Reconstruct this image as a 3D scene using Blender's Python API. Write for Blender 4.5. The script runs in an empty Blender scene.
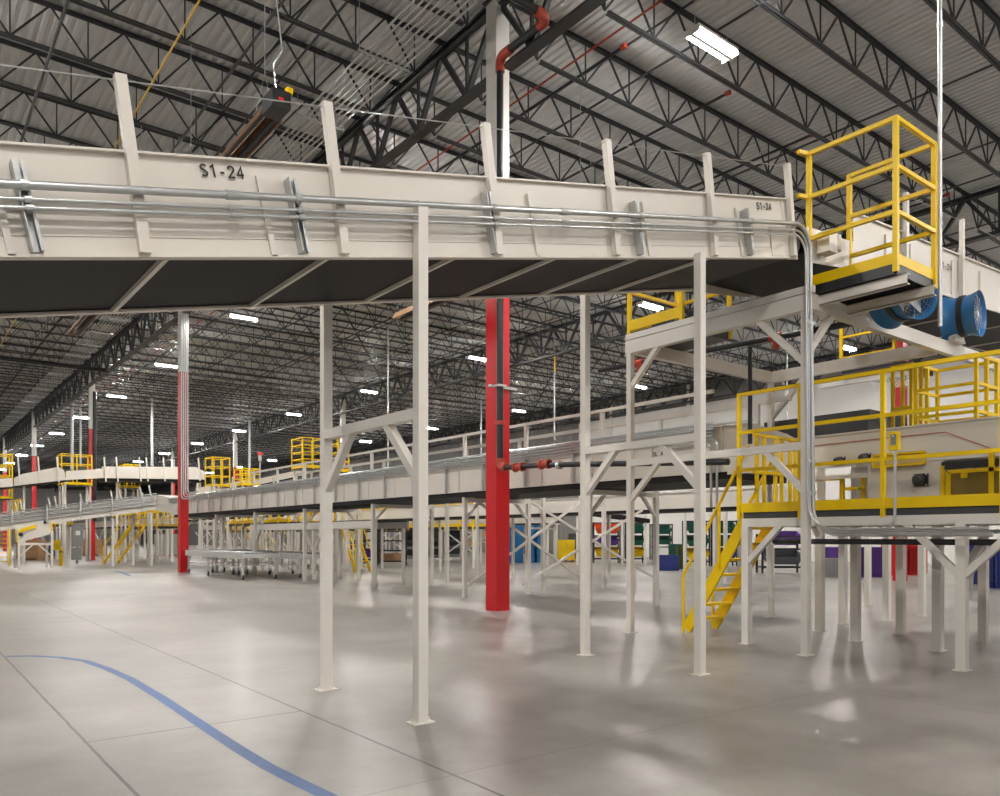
# brightness controls used by the camera, world and lamp code right below
WORLD = .20; EXPO = 0.98; TUBE = 700.0
FLOOR_A = (.175,.160,.144); FLOOR_B = (.315,.295,.27)
import bpy, math, random
from mathutils import Vector, Matrix
random.seed(7)
S = bpy.context.scene
COL = S.collection
PI = math.pi
# ---------------------------------------------------------------- camera
TH = math.radians(52.0)
CT, ST = math.cos(TH), math.sin(TH)
F, HZ, CX, EYE = 781.0, 537.0, 500.0, 1.5
cam_d = bpy.data.cameras.new('camera'); cam = bpy.data.objects.new('camera', cam_d); COL.objects.link(cam)
cam.location = (0, 0, EYE); cam.rotation_euler = (PI/2, 0, TH - PI/2)
cam_d.sensor_fit = 'HORIZONTAL'; cam_d.sensor_width = 36.0; cam_d.lens = 36.0*F/1000.0
cam_d.shift_y = (HZ-398.0)/1000.0; cam_d.clip_end = 400; cam_d.clip_start = 0.05
S.camera = cam
# ---------------------------------------------------------------- world, exposure
w = bpy.data.worlds.new('world'); S.world = w; w.use_nodes = True
bg = w.node_tree.nodes['Background']; bg.inputs[0].default_value = (1.0, 0.97, 0.94, 1); bg.inputs[1].default_value = WORLD
S.view_settings.view_transform = 'Standard'; S.view_settings.look = 'None'
S.view_settings.gamma = 1.0; S.view_settings.use_curve_mapping = False
S.view_settings.exposure = EXPO
S.cycles.use_denoising = True
S.cycles.max_bounces = 8; S.cycles.diffuse_bounces = 5; S.cycles.glossy_bounces = 4
S.cycles.sample_clamp_indirect = 8.0
S.cycles.caustics_reflective = False; S.cycles.caustics_refractive = False

def P(px, py, X=None, Y=None, Z=None, D=None):
    """world point seen at photo pixel (px,py) on the plane X=, Y=, Z= or at depth D"""
    r = (px-CX)/F
    ax = CT + r*ST; ay = ST - r*CT
    if D is None:
        if X is not None: D = X/ax
        elif Y is not None: D = Y/ay
        else: D = (Z-EYE)*F/(HZ-py)
    return Vector((ax*D, ay*D, EYE + (HZ-py)*D/F))

# ---------------------------------------------------------------- materials
def mat(name, col, rough=0.5, metal=0.0, noise=0.06, scale=6.0, spec=0.5, bump=0.0, alpha=None, emit=None, coat=0.0):
    m = bpy.data.materials.new(name); m.use_nodes = True
    nt = m.node_tree; b = nt.nodes['Principled BSDF']
    b.inputs['Roughness'].default_value = rough; b.inputs['Metallic'].default_value = metal
    b.inputs['Specular IOR Level'].default_value = spec
    b.inputs['Coat Weight'].default_value = coat
    if emit:
        b.inputs['Emission Color'].default_value = (*emit[0], 1); b.inputs['Emission Strength'].default_value = emit[1]
    tc = nt.nodes.new('ShaderNodeTexCoord'); nz = nt.nodes.new('ShaderNodeTexNoise')
    nz.inputs['Scale'].default_value = scale; nz.inputs['Detail'].default_value = 4
    nt.links.new(tc.outputs['Object'], nz.inputs['Vector'])
    mx = nt.nodes.new('ShaderNodeMix'); mx.data_type = 'RGBA'
    mx.inputs[6].default_value = (*[c*(1-noise) for c in col], 1)
    mx.inputs[7].default_value = (*[min(1, c*(1+noise)) for c in col], 1)
    nt.links.new(nz.outputs['Fac'], mx.inputs[0]); nt.links.new(mx.outputs[2], b.inputs['Base Color'])
    if bump:
        bp = nt.nodes.new('ShaderNodeBump'); bp.inputs['Strength'].default_value = bump
        nt.links.new(nz.outputs['Fac'], bp.inputs['Height']); nt.links.new(bp.outputs[0], b.inputs['Normal'])
    if alpha is not None:
        b.inputs['Alpha'].default_value = alpha
    return m
M = dict(
 beige = mat('cream painted steel', (.72,.675,.61), .38, noise=.03, scale=3),
 beige2 = mat('cream painted steel frame', (.73,.69,.635), .36, noise=.03, scale=3),
 yellow = mat('safety yellow paint', (.84,.56,.002), .4, noise=.04, scale=5, spec=.3),
 red = mat('red painted steel', (.60,.010,.014), .35, noise=.08, scale=1.5),
 redbright = mat('bright red plastic', (.75,.03,.02), .4),
 redpipe = mat('red pipe fitting', (.45,.06,.035), .45, noise=.12, scale=20),
 white = mat('white painted steel', (.72,.70,.66), .4, noise=.05, scale=1.2),
 joist = mat('dark grey joist paint', (.035,.035,.038), .5, noise=.2, scale=2),
 black = mat('black painted steel', (.018,.018,.02), .4, noise=.2),
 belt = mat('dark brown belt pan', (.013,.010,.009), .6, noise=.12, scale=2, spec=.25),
 dark = mat('dark rubber', (.05,.05,.052), .6, noise=.15),
 slate = mat('slate grey plastic', (.11,.115,.125), .5, noise=.1),
 galv = mat('galvanised steel', (.60,.61,.61), .32, metal=.75, noise=.12, scale=14),
 alu = mat('brushed aluminium', (.72,.72,.71), .35, metal=.6, noise=.08, scale=10),
 strut = mat('zinc strut', (.55,.56,.56), .38, metal=.6, noise=.2, scale=9),
 roller = mat('steel roller', (.55,.56,.57), .25, metal=.8, noise=.1, scale=30),
 blue = mat('blue fan paint', (.03,.17,.42), .4, noise=.1),
 cyan = mat('blue plastic', (.02,.22,.52), .45, noise=.1),
 tape = mat('blue floor tape', (.055,.12,.29), .5, noise=.12, scale=12),
 green = mat('dark green plastic', (.008,.09,.06), .5, noise=.2),
 olive = mat('olive green plastic', (.10,.13,.03), .5, noise=.2),
 navy = mat('navy plastic', (.02,.035,.20), .5, noise=.2),
 purple = mat('purple plastic', (.10,.03,.24), .5, noise=.2),
 orange = mat('orange plastic', (.80,.10,.015), .45, noise=.1),
 carton = mat('brown cardboard', (.42,.25,.13), .8, noise=.1),
 grey = mat('grey enclosure paint', (.21,.22,.22), .5, noise=.08),
 ltgrey = mat('light grey plastic', (.42,.42,.41), .5, noise=.08),
 ink = mat('black lettering', (.015,.015,.015), .6, noise=0),
 wallgrey_shade = mat('grey ribbed wall and top shade', (.20,.19,.18), .7, noise=.12, scale=.35),
 concrete = mat('pale wall panel', (.74,.72,.69), .8, noise=.08, scale=.35),
 bronze = mat('aged copper reflector', (.30,.17,.10), .35, metal=.6, noise=.2),
 yellowcable = mat('yellow cable', (.75,.5,.03), .5),
 amber = mat('amber tinted panel', (.20,.13,.01), .12, noise=.2, scale=2),
 screen = mat('grey display', (.20,.22,.24), .15),
 tube = mat('light tube', (.9,.9,.9), .5, emit=((1.0,.97,.92), TUBE)),
 greenled = mat('green indicator', (.1,.8,.4), .5, emit=((.1,1,.5), 1.5)),
)
def floor_material():
    m = bpy.data.materials.new('polished concrete'); m.use_nodes = True
    nt = m.node_tree; N = nt.nodes; L = nt.links; b = N['Principled BSDF']
    tc = N.new('ShaderNodeTexCoord')
    def noise(scale, detail, rough=.6, vec=None):
        n = N.new('ShaderNodeTexNoise'); n.inputs['Scale'].default_value = scale
        n.inputs['Detail'].default_value = detail; n.inputs['Roughness'].default_value = rough
        L.new(vec or tc.outputs['Object'], n.inputs['Vector']); return n
    n1 = noise(.30, 6, .6); n2 = noise(1.6, 6, .65); n3 = noise(40, 2)
    def math_(op, a, bb=None, c=None):
        n = N.new('ShaderNodeMath'); n.operation = op
        for i, v in enumerate((a, bb, c)):
            if v is None: continue
            if isinstance(v, (int, float)): n.inputs[i].default_value = v
            else: L.new(v, n.inputs[i])
        return n.outputs[0]
    mixf = math_('ADD', math_('MULTIPLY', n1.outputs[0], .6), math_('MULTIPLY', n2.outputs[0], .4))
    cr = N.new('ShaderNodeValToRGB'); L.new(mixf, cr.inputs[0])
    cr.color_ramp.elements[0].position = .39; cr.color_ramp.elements[0].color = (*FLOOR_A, 1)
    cr.color_ramp.elements[1].position = .60; cr.color_ramp.elements[1].color = (*FLOOR_B, 1)
    sx = N.new('ShaderNodeSeparateXYZ'); L.new(tc.outputs['Object'], sx.inputs[0])
    nj = noise(3, 3)
    jx = math_('ADD', sx.outputs[0], math_('MULTIPLY', math_('SUBTRACT', nj.outputs[0], .5), .02))
    jy = math_('ADD', sx.outputs[1], math_('MULTIPLY', math_('SUBTRACT', nj.outputs[0], .5), .02))
    acc = None
    def line(c, pos, wdt, amt, gate=None):
        nonlocal acc
        v = math_('MULTIPLY', math_('LESS_THAN', math_('ABSOLUTE', math_('SUBTRACT', c, pos)), wdt), amt)
        if gate: v = math_('MULTIPLY', v, gate)
        acc = v if acc is None else math_('MAXIMUM', acc, v)
    line(jx, 1.13, .011, .9); line(jx, 2.80, .011, .9)
    for k in (7.4, 12.0, 16.6, 21.2): line(jx, k, .009, .5)
    inside = math_('LESS_THAN', math_('ABSOLUTE', math_('SUBTRACT', sx.outputs[0], 1.96)), .84)
    line(jy, 6.36, .010, .9, inside)
    for k in (4.06, 8.6, 13.2, 17.8, 22.4, 27.0, 36.0): line(jy, k, .008, .4)
    dark = N.new('ShaderNodeMix'); dark.data_type = 'RGBA'; L.new(acc, dark.inputs[0])
    L.new(cr.outputs[0], dark.inputs[6]); dark.inputs[7].default_value = (.04,.035,.03,1)
    L.new(dark.outputs[2], b.inputs['Base Color'])
    mr = N.new('ShaderNodeMapRange'); L.new(n2.outputs[0], mr.inputs[0])
    mr.inputs[1].default_value = .3; mr.inputs[2].default_value = .7; mr.inputs[3].default_value = .29; mr.inputs[4].default_value = .40
    L.new(mr.outputs[0], b.inputs['Roughness']); b.inputs['Specular IOR Level'].default_value = .5
    bp = N.new('ShaderNodeBump'); bp.inputs['Strength'].default_value = .006; bp.inputs['Distance'].default_value = .02
    L.new(n2.outputs[0], bp.inputs['Height']); L.new(bp.outputs[0], b.inputs['Normal'])
    return m
M['floor'] = floor_material()
M['deck'] = mat('grey steel roof deck', (.62,.62,.62), .5, noise=.07, scale=1.5)

# ---------------------------------------------------------------- mesh builder
class MB:
    def __init__(s): s.v = []; s.f = []
    def add(s, vs, fs):
        n = len(s.v); s.v += [Vector(v) for v in vs]; s.f += [tuple(i+n for i in f) for f in fs]; return s
    def box(s, c, d, R=None):
        vs = [Vector((x*d[0]/2, y*d[1]/2, z*d[2]/2)) for x in (-1,1) for y in (-1,1) for z in (-1,1)]
        if R is not None: vs = [R @ v for v in vs]
        return s.add([v+Vector(c) for v in vs], [(0,1,3,2),(4,6,7,5),(0,4,5,1),(2,3,7,6),(0,2,6,4),(1,5,7,3)])
    def bb(s, x0, x1, y0, y1, z0, z1):
        return s.box(((x0+x1)/2,(y0+y1)/2,(z0+z1)/2), (abs(x1-x0),abs(y1-y0),abs(z1-z0)))
    def bar(s, a, b, w, h=None, up=(0,0,1)):
        a, b = Vector(a), Vector(b); h = h or w; d = b-a
        if d.length < 1e-6: return s
        t = d.normalized(); u = Vector(up)
        if abs(t.dot(u.normalized())) > .98: u = Vector((1,0,0))
        sd = t.cross(u).normalized(); u2 = sd.cross(t).normalized()
        vs = [p + sd*(i*w/2) + u2*(j*h/2) for p in (a,b) for i,j in ((-1,-1),(1,-1),(1,1),(-1,1))]
        return s.add(vs, [(3,2,1,0),(4,5,6,7),(0,1,5,4),(1,2,6,5),(2,3,7,6),(3,0,4,7)])
    def tube(s, a, b, r, n=10, r2=None):
        return s.path([a, b], r, n, r2)
    def path(s, pts, r, n=10, r2=None):
        pts = [Vector(p) for p in pts]; rings = []; prev = None
        for i, p in enumerate(pts):
            if i == 0: t = pts[1]-pts[0]
            elif i == len(pts)-1: t = pts[-1]-pts[-2]
            else: t = (pts[i]-pts[i-1]).normalized() + (pts[i+1]-pts[i]).normalized()
            t.normalize()
            if prev is None:
                u = Vector((0,0,1)) if abs(t.z) < .9 else Vector((1,0,0))
                prev = t.cross(u).normalized()
            else:
                prev = (prev - t*prev.dot(t)).normalized()
            q = t.cross(prev)
            rr = r if r2 is None or i == 0 else r2
            rings.append([p + (prev*math.cos(2*PI*k/n) + q*math.sin(2*PI*k/n))*rr for k in range(n)])
        vs = [v for ring in rings for v in ring]; fs = []
        for i in range(len(rings)-1):
            for k in range(n):
                fs.append((i*n+k, i*n+(k+1)%n, (i+1)*n+(k+1)%n, (i+1)*n+k))
        fs.append(tuple(range(n))[::-1]); fs.append(tuple((len(rings)-1)*n+k for k in range(n)))
        return s.add(vs, fs)
    def prism(s, poly, ext):
        """poly: list of 3-D points, ext: extrusion vector"""
        n = len(poly); poly = [Vector(p) for p in poly]; e = Vector(ext)
        return s.add(poly + [p+e for p in poly], [tuple(range(n))[::-1], tuple(range(n,2*n))] + [(i,(i+1)%n,n+(i+1)%n,n+i) for i in range(n)])
    def lathe(s, c, axis, prof, n=24):
        """prof: (radius, distance along axis) pairs, open surface"""
        a = Vector(axis).normalized(); u = Vector((0,0,1)) if abs(a.z) < .9 else Vector((1,0,0))
        p = a.cross(u).normalized(); q = a.cross(p); c = Vector(c); vs = []
        for r, d in prof:
            vs += [c + a*d + (p*math.cos(2*PI*k/n)+q*math.sin(2*PI*k/n))*r for k in range(n)]
        fs = [(i*n+k, i*n+(k+1)%n, (i+1)*n+(k+1)%n, (i+1)*n+k) for i in range(len(prof)-1) for k in range(n)]
        return s.add(vs, fs)
    def obj(s, name, m, root=None, loc=(0,0,0), smooth=False):
        loc = Vector(loc); off = Vector(root.location) if root is not None else loc
        if root is not None and root.get('_loc'): off = Vector(root['_loc'])
        me = bpy.data.meshes.new(name); me.from_pydata([v-off for v in s.v], [], s.f); me.validate()
        me.materials.append(M[m] if isinstance(m, str) else m)
        if smooth:
            for p in me.polygons: p.use_smooth = True
            try: me.set_sharp_from_angle(angle=math.radians(40))
            except Exception: pass
        o = bpy.data.objects.new(name, me); COL.objects.link(o)
        if root is not None: o.parent = root
        else: o.location = loc
        return o
def tag(o, label, cat, group=None, kind=None):
    o['label'] = label; o['category'] = cat
    if group: o['group'] = group
    if kind: o['kind'] = kind
    return o
def thing(name, label, cat, loc, group=None):
    o = bpy.data.objects.new(name, None); COL.objects.link(o); o.empty_display_size = .2
    o.location = loc; return tag(o, label, cat, group)
OFF = {}
def part(root, name, mb, m, smooth=False, sub=None, label=None):
    """mesh in world coordinates parented to root (or to sub, a part of root)"""
    base = Vector(OFF.get(root.name, root.location))
    me = bpy.data.meshes.new(name); me.from_pydata([v-base for v in mb.v], [], mb.f); me.validate()
    me.materials.append(M[m])
    if smooth:
        for p in me.polygons: p.use_smooth = True
        try: me.set_sharp_from_angle(angle=math.radians(40))
        except Exception: pass
    o = bpy.data.objects.new(name, me); COL.objects.link(o); o.parent = sub if sub is not None else root
    if label: o['label'] = label
    return o
def single(name, mb, m, label, cat, loc, group=None, smooth=False):
    return tag(mb.obj(name, m, None, loc, smooth), label, cat, group)
def struct(name, mb, m, smooth=False):
    o = mb.obj(name, m, None, (0,0,0), smooth); o['kind'] = 'structure'; return o
def clone(o, parent=None):
    c = o.copy(); COL.objects.link(c); c.parent = parent
    for ch in list(o.children): clone(ch, c)
    return c
def put(o, loc, rz=0, label=None, group=None):
    c = clone(o); c.location = loc; c.rotation_euler = (0,0,rz)
    if label: c['label'] = label
    if group: c['group'] = group
    return c
def arc(cx,cy,rx,ry,a0,a1,n=10): return [(cx+rx*math.cos(math.radians(a0+(a1-a0)*k/n)),cy+ry*math.sin(math.radians(a0+(a1-a0)*k/n))) for k in range(n+1)]
GLYPH = {   # centre-line strokes in a box 0.62 wide, 1 high
 'S': [arc(.31,.735,.235,.195,25,270)+arc(.31,.27,.245,.2,90,-150)[1:]],
 '1': [[(.10,.74),(.36,.95),(.36,.0)]],
 '-': [[(.12,.38),(.46,.38)]],
 '2': [arc(.31,.70,.235,.235,170,-25)+[(.07,.07),(.57,.07)]],
 '4': [[(.46,.0),(.46,.93),(.05,.29),(.60,.29)]],
 'D': [[(.08,.07),(.08,.93),(.26,.93)]+arc(.26,.5,.28,.43,90,-90)+[(.08,.07)]],
 'L': [[(.10,.97),(.10,.07),(.52,.07)]], 'F': [[(.10,.0),(.10,.93),(.55,.93)],[(.10,.52),(.48,.52)]], '.': [[(.2,.0),(.2,.13)]]}
def text_part(root, name, txt, origin, right, up, height, m='ink', squeeze=1.0, bold=.0, base=None):
    r = Vector(right).normalized(); u = Vector(up).normalized(); n = r.cross(u); o_ = Vector(origin)
    adv = .76; mb = MB(); wd = .15; W = adv*len(txt)-.14
    for i, chr_ in enumerate(txt):
        for st_ in GLYPH[chr_]:
            q = [Vector((x+i*adv-W/2, y-.5)) for x,y in st_]; L_=[]; R_=[]
            for k,p in enumerate(q):
                d0 = (q[k]-q[k-1]).normalized() if k else (q[1]-q[0]).normalized()
                d1 = (q[k+1]-q[k]).normalized() if k < len(q)-1 else d0
                b_ = (d0+d1); b_ = b_.normalized() if b_.length > .3 else d1
                nn = Vector((-b_.y,b_.x)); s = wd/2/max(.55, nn.dot(Vector((-d1.y,d1.x))))
                L_.append(p+nn*s); R_.append(p-nn*s)
            for k in range(len(q)-1):
                poly = [o_+r*(v.x*height*squeeze)+u*(v.y*height) for v in (R_[k],R_[k+1],L_[k+1],L_[k])]
                mb.prism(poly, n*.003)
    return part(root, name, mb, m)
# ================================================================ SETTING
XC = [9.83, 27.3, 44.7]            # column lines
YC = [-9.14 + 21.8*k for k in range(10)]   # -9.2, 12.6, 34.4, 56.2, ...
YEND = 190.0
mb = MB(); mb.add([(-26,-24,0),(45,-24,0),(45,YEND,0),(-26,YEND,0)], [(0,1,2,3)]); mb.add([(-26,-24,-.2),(45,-24,-.2),(45,YEND,-.2),(-26,YEND,-.2)], [(3,2,1,0)])
struct('floor', mb, 'floor')
# concrete tilt-up wall on the right with reveals, and the far back wall
mb = MB(); mb.bb(45.02, 45.3, 47, YEND, 0, 12.7); mb.bb(45, 45.3, -24, 47, 10.9, 12.7)  # far ribbed wall; near top band paints the shade above the lamps grey
y = 47.2
while y < YEND: mb.bb(44.98, 45.03, y, y+.18, 0, 12.6); y += .55
struct('wall_right_upper', mb, 'wallgrey_shade')
mb = MB(); mb.bb(45, 45.3, -24, 47, 0, 10.9)
for k in range(8):
    y = -10 + k*7.6; mb.bb(44.95, 45.02, y, y+.25, 0, 12.6)
struct('wall_right', mb, 'concrete')
mb = MB(); mb.bb(-26, 45.3, YEND, YEND+.3, 0, 12.7)
for k in range(8): mb.bb(-12+k*7.6, -11.75+k*7.6, YEND-.05, YEND+.02, 0, 12.6)
struct('wall_back', mb, 'concrete')
# corrugated roof deck: ribs run across the joists
mb = MB(); ZD = 12.58; x = -26.0; prof = []
while x < 45.2:
    prof += [(x, ZD), (x+.085, ZD), (x+.105, ZD+.045), (x+.175, ZD+.045)]; x += .2
vs = [(px_, yy, pz) for px_, pz in prof for yy in (-24, YEND)]
fs = [(2*i, 2*i+1, 2*i+3, 2*i+2) for i in range(len(prof)-1)]
mb.add(vs, fs); struct('ceiling', mb, 'deck')

# ---------------------------------------------------------------- roof joists (built once, copied)
def make_joist(label):
    L = 17.0; root = thing('roof_joist', label, 'roof joist', (0,0,0), 'dark open-web roof joists')
    zt, zb = 12.54, 11.58
    t = MB()
    for s in (-1, 1):
        t.bb(-L/2-.2, L/2+.2, s*.012, s*.075, zt-.012, zt); t.bb(-L/2-.2, L/2+.2, s*.012, s*.024, zt-.07, zt)
    b = MB(); Lb = L-1.6
    for s in (-1, 1):
        b.bb(-Lb/2, Lb/2, s*.012, s*.07, zb, zb+.012); b.bb(-Lb/2, Lb/2, s*.012, s*.024, zb, zb+.062)
    wv = MB(); n = 12; p = L/n
    for i in range(n):
        x0 = -L/2+i*p; xm = x0+p/2
        wv.bar((x0,0,zt-.03),(xm,0,zb+.03),.035); wv.bar((x0+p,0,zt-.03),(xm,0,zb+.03),.035)
        wv.bar((xm,0,zb+.03),(xm,0,zt-.03),.026)
    OFF[root.name] = (0,0,0)
    part(root, 'top_chord', t, 'joist'); part(root, 'bottom_chord', b, 'joist'); part(root, 'web', wv, 'joist')
    return root
joist0 = None
bays = [((-7.5+9.9)/2, 'left of the red columns'), ((9.9+27.3)/2, 'in the middle bay'),
        ((27.3+44.7)/2, 'in the bay beside the wall')]
for bx, where in bays:
    for k in range(-6, 89):
        y = 12.55 + 1.982*k
        if bx < 2 and y > 100: continue
        zone = 'near the camera' if y < 34 else ('halfway back' if y < 78 else 'far back')
        lb = 'dark open-web roof joist %s, %s' % (where, zone)
        if joist0 is None: joist0 = make_joist(lb); o = joist0
        else: o = clone(joist0); o['label'] = lb
        o.location = (bx, y, 0)
        if abs(((y+9.2) % 21.8)) < .5: o['label'] = lb + ', over a column'
# ---------------------------------------------------------------- joist girders and columns
def make_girder():
    root = thing('roof_girder', 'heavy dark roof girder', 'girder', (0,0,0), 'heavy dark roof girders'); OFF[root.name] = (0,0,0)
    L = 21.6; zt, zb = 12.44, 10.95
    t = MB(); t.bb(-.13,.13,-L/2,L/2,zt-.02,zt); t.bb(-.13,-.02,-L/2,L/2,zt-.14,zt-.12)
    t.bb(-.04,-.015,-L/2,L/2,zt-.15,zt); t.bb(.015,.04,-L/2,L/2,zt-.15,zt)
    b = MB(); b.bb(-.13,.13,-L/2+.2,L/2-.2,zb,zb+.02); b.bb(-.04,-.015,-L/2+.2,L/2-.2,zb,zb+.14); b.bb(.015,.04,-L/2+.2,L/2-.2,zb,zb+.14)
    wv = MB(); n = 11; p = L/n
    for i in range(n):
        y0 = -L/2+i*p; ym = y0+p/2
        wv.bar((0,y0,zt-.06),(0,ym,zb+.06),.1,.1,(1,0,0)); wv.bar((0,y0+p,zt-.06),(0,ym,zb+.06),.1,.1,(1,0,0))
        wv.bar((0,ym,zb+.06),(0,ym,zt-.06),.06)
    part(root,'top_chord',t,'joist'); part(root,'bottom_chord',b,'joist'); part(root,'web',wv,'joist'); return root
g0 = None
LN = ['over the nearest red columns', 'over the second line of columns', 'along the pale wall']
ordn = ['nearest the camera','second span back','third span back','fourth span back','fifth span back','sixth span back','seventh span back','eighth span back','farthest span']
for i, gx in enumerate(XC):
    for j in range(9):
        if g0 is None: g0 = make_girder(); o = g0
        else: o = clone(g0)
        o.location = (gx - (.3 if i == 2 else 0), YC[j]+10.9, 0)
        o['label'] = 'heavy dark roof girder %s, %s' % (LN[i], ordn[j])
def make_column():
    root = thing('red_column', 'tall building column, red below and white above', 'column', (0,0,0), 'red and white building columns'); OFF[root.name] = (0,0,0)
    W = .345
    a = MB(); a.bb(-W/2,W/2,-W/2,W/2,.0,8.5)
    part(root,'red_sleeve',a,'red',label='red painted lower shaft')
    a = MB(); a.bb(-W/2+.004,W/2-.004,-W/2+.004,W/2-.004,8.5,12.42)
    part(root,'upper_shaft',a,'white',label='white painted upper shaft')
    a = MB(); a.bb(-.24,.24,-.2,.2,12.42,12.46)
    part(root,'cap_plate',a,'joist'); 
    return root
c0 = None
names = {(0,1):'large red column in the middle of the photo with a black riser pipe',
 (0,2):'red column with four silver conduits at the left of the photo', (0,3):'red column with a black pipe left of the conduit column',
 (0,4):'fourth red column back in the nearest line, at the far left', (0,5):'fifth red column back in the nearest line, at the far left edge',
 (1,1):'red column behind the yellow guardrails on the right', (1,2):'red and white column hidden behind the large red column',
 (1,3):'red column behind the cream cross-braced frame', (1,4):'pale upper column with red foot far back left of centre',
 (1,5):'small red column farthest back left of centre'}
for (i,j), lb in names.items():
    if c0 is None: c0 = make_column(); o = c0
    else: o = clone(c0)
    x, y = XC[i], YC[j]
    if (i,j) == (0,3): x += .5
    if (i,j) == (1,3): x += .9
    o.location = (x, y, 0); o['label'] = lb
# ---------------------------------------------------------------- bridging rods along Y
bk = 0
for i, (bx, where) in enumerate(bays):
    for dx in (-5.6, 0, 5.6):
        for z, nm in ((12.5,'top'),(11.6,'bottom')):
            if dx == 0 and z > 12: continue
            mb = MB(); mb.bar((bx+dx,-1,z),(bx+dx, 100 if i == 0 else YEND-1,z),.035)
            single('bridging_rod', mb, 'joist', 'thin dark rod tying joist %s chords %s, %s' % (nm, where, {-5.6:'left side',0:'mid span',5.6:'right side'}[dx]), 'bridging rod', (bx+dx,-1,z), 'thin bridging rods across the joists')
# ---------------------------------------------------------------- lights
def make_light():
    root = thing('high_bay_light','white twin-tube high bay light','ceiling light',(0,0,0),'high bay lights'); OFF[root.name] = (0,0,0)
    a = MB(); a.bb(-.62,.62,-.19,.19,.03,.09); a.bb(-.62,.62,-.04,.04,-.04,.03); a.bb(-.62,-.6,-.19,.19,-.05,.03); a.bb(.6,.62,-.19,.19,-.05,.03)
    part(root,'housing',a,'white')
    for s in (-1,1):
        t = MB(); t.bb(-.53,.53,s*.135-.03,s*.135+.03,0,.03); part(root,'light_tube',t,'tube')
    for s in (-.5,.5):
        r = MB(); r.tube((s,0,.08),(s,0,1.52),.006,5); part(root,'hanging_wire',r,'strut')
    return root
l0 = None
for i, lx in enumerate((-.3, 12.3, 24.9, 37.7, -12.9)):
    for j in range(-2, 15):
        ly = 9.6 + 12.15*j
        if (i == 0 and j > 4) or (i == 4 and j > 1) or (i == 2 and j == 0) or j > 11: continue
        lx_ = lx
        if l0 is None: l0 = make_light(); o = l0
        else: o = clone(l0)
        o.location = (lx+.3,ly-.15,11.08) if (i,j)==(1,0) else (38.3,20.4,11.08) if (i,j)==(3,1) else (lx-(.12 if i==1 else 0), ly, 11.08)
        row = ['row left of the photo','first row in view','second row in view','row nearest the wall','row far left of the camera'][i]
        nth = ['behind the camera','the nearest one'][j+1] if j in (-1,0) else 'farthest behind the camera' if j == -2 else ['second','third','fourth','fifth','sixth','seventh','eighth','ninth','tenth','eleventh','twelfth','thirteenth','fourteenth','last'][j-1]+' from the camera'
        o['label'] = 'lit twin-tube light in the %s, %s' % (row, nth)
# floor marking tape
pts = [(6,656.5),(30,656),(60,657.5),(85,661),(108,669),(130,679),(160,697),(187,715),(214,733),(240,750),(268,767),(300,783),(335,800)]
c = [P(a,b,Z=0) for a,b in pts]; vs=[]; fs=[]
for i,p in enumerate(c):
    t = (c[min(i+1,len(c)-1)]-c[max(i-1,0)]).normalized(); n = Vector((-t.y,t.x,0))*.05
    vs += [(p.x+n.x,p.y+n.y,.0015),(p.x-n.x,p.y-n.y,.0015)]
for i in range(len(c)-1): fs.append((2*i,2*i+1,2*i+3,2*i+2))
mb = MB().add(vs,fs); single('floor_marking', mb, 'tape', 'long blue curved line marked on the concrete floor at bottom left', 'floor marking', (c[5].x,c[5].y,0))
c = [P(a,b,Z=0) for a,b in ((114,571),(122,572.5),(130,576))]; vs=[]; fs=[]
for p in c: vs += [(p.x+.08,p.y+.05,.0015),(p.x-.08,p.y-.05,.0015)]
for i in range(2): fs.append((2*i,2*i+1,2*i+3,2*i+2))
single('floor_marking', MB().add(vs,fs), 'tape', 'short blue dash on the floor far left before the red columns', 'floor marking', (c[1].x,c[1].y,0))
# ================================================================ MAIN INCLINED CONVEYOR S1-24
SL = .2195; CA = 1/math.sqrt(1+SL*SL); SA = SL*CA      # incline
def zb(x): return 3.04 + SL*x                       # bottom edge height at X
YN, YF = 5.45, 7.06
AX = Vector((CA,0,SA)); UP = Vector((-SA,0,CA))       # along and square to the belt
def pt(x, y, u):                                      # point on the conveyor: station X on the bottom edge, distance u square to it
    return Vector((x, y, zb(x))) + UP*u
def slab(mb, x0, x1, y0, y1, u0, u1):
    a, b = pt(x0,0,0), pt(x1,0,0); a.y = b.y = 0
    q = [a+UP*u0, b+UP*u0, b+UP*u1, a+UP*u1]
    return mb.prism([Vector((p.x,y0,p.z)) for p in q], (0,y1-y0,0))
X0, X1 = -6.0, 8.95
conv = thing('belt_conveyor','large cream inclined conveyor marked S1-24 crossing the upper photo','conveyor',(3.4,6.3,zb(3.4)),None)
for ys, yi in ((YN,1),(YF,-1)):
    mb = MB()
    a0,a1 = pt(X0,0,0),pt(X1,0,0); t0,t1 = pt(X0,0,.615),pt(X1,0,.712)
    mb.prism([(a0.x,ys,a0.z),(a1.x,ys,a1.z),(t1.x,ys,t1.z),(t0.x,ys,t0.z)],(0,yi*.006,0))
    mb.prism([(t0.x,ys-yi*.035,t0.z-.015),(t1.x,ys-yi*.035,t1.z-.015),(t1.x,ys-yi*.035,t1.z),(t0.x,ys-yi*.035,t0.z)],(0,yi*.055,0))   # top lip
    slab(mb,X0,X1,ys-yi*.012,ys,.0,.115); slab(mb,X0,X1,ys-yi*.03,ys+yi*.04,-.008,.01)  # lower strake, bottom flange
    slab(mb,X0,X1,ys-yi*.008,ys,.125,.34)
    part(conv,'side_panel',mb,'beige')
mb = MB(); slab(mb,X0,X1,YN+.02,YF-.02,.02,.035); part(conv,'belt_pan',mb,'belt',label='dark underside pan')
mb = MB(); slab(mb,X0,X1,YN+.1,YF-.1,.30,.32); part(conv,'belt',mb,'dark',label='dark rubber belt')
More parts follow.
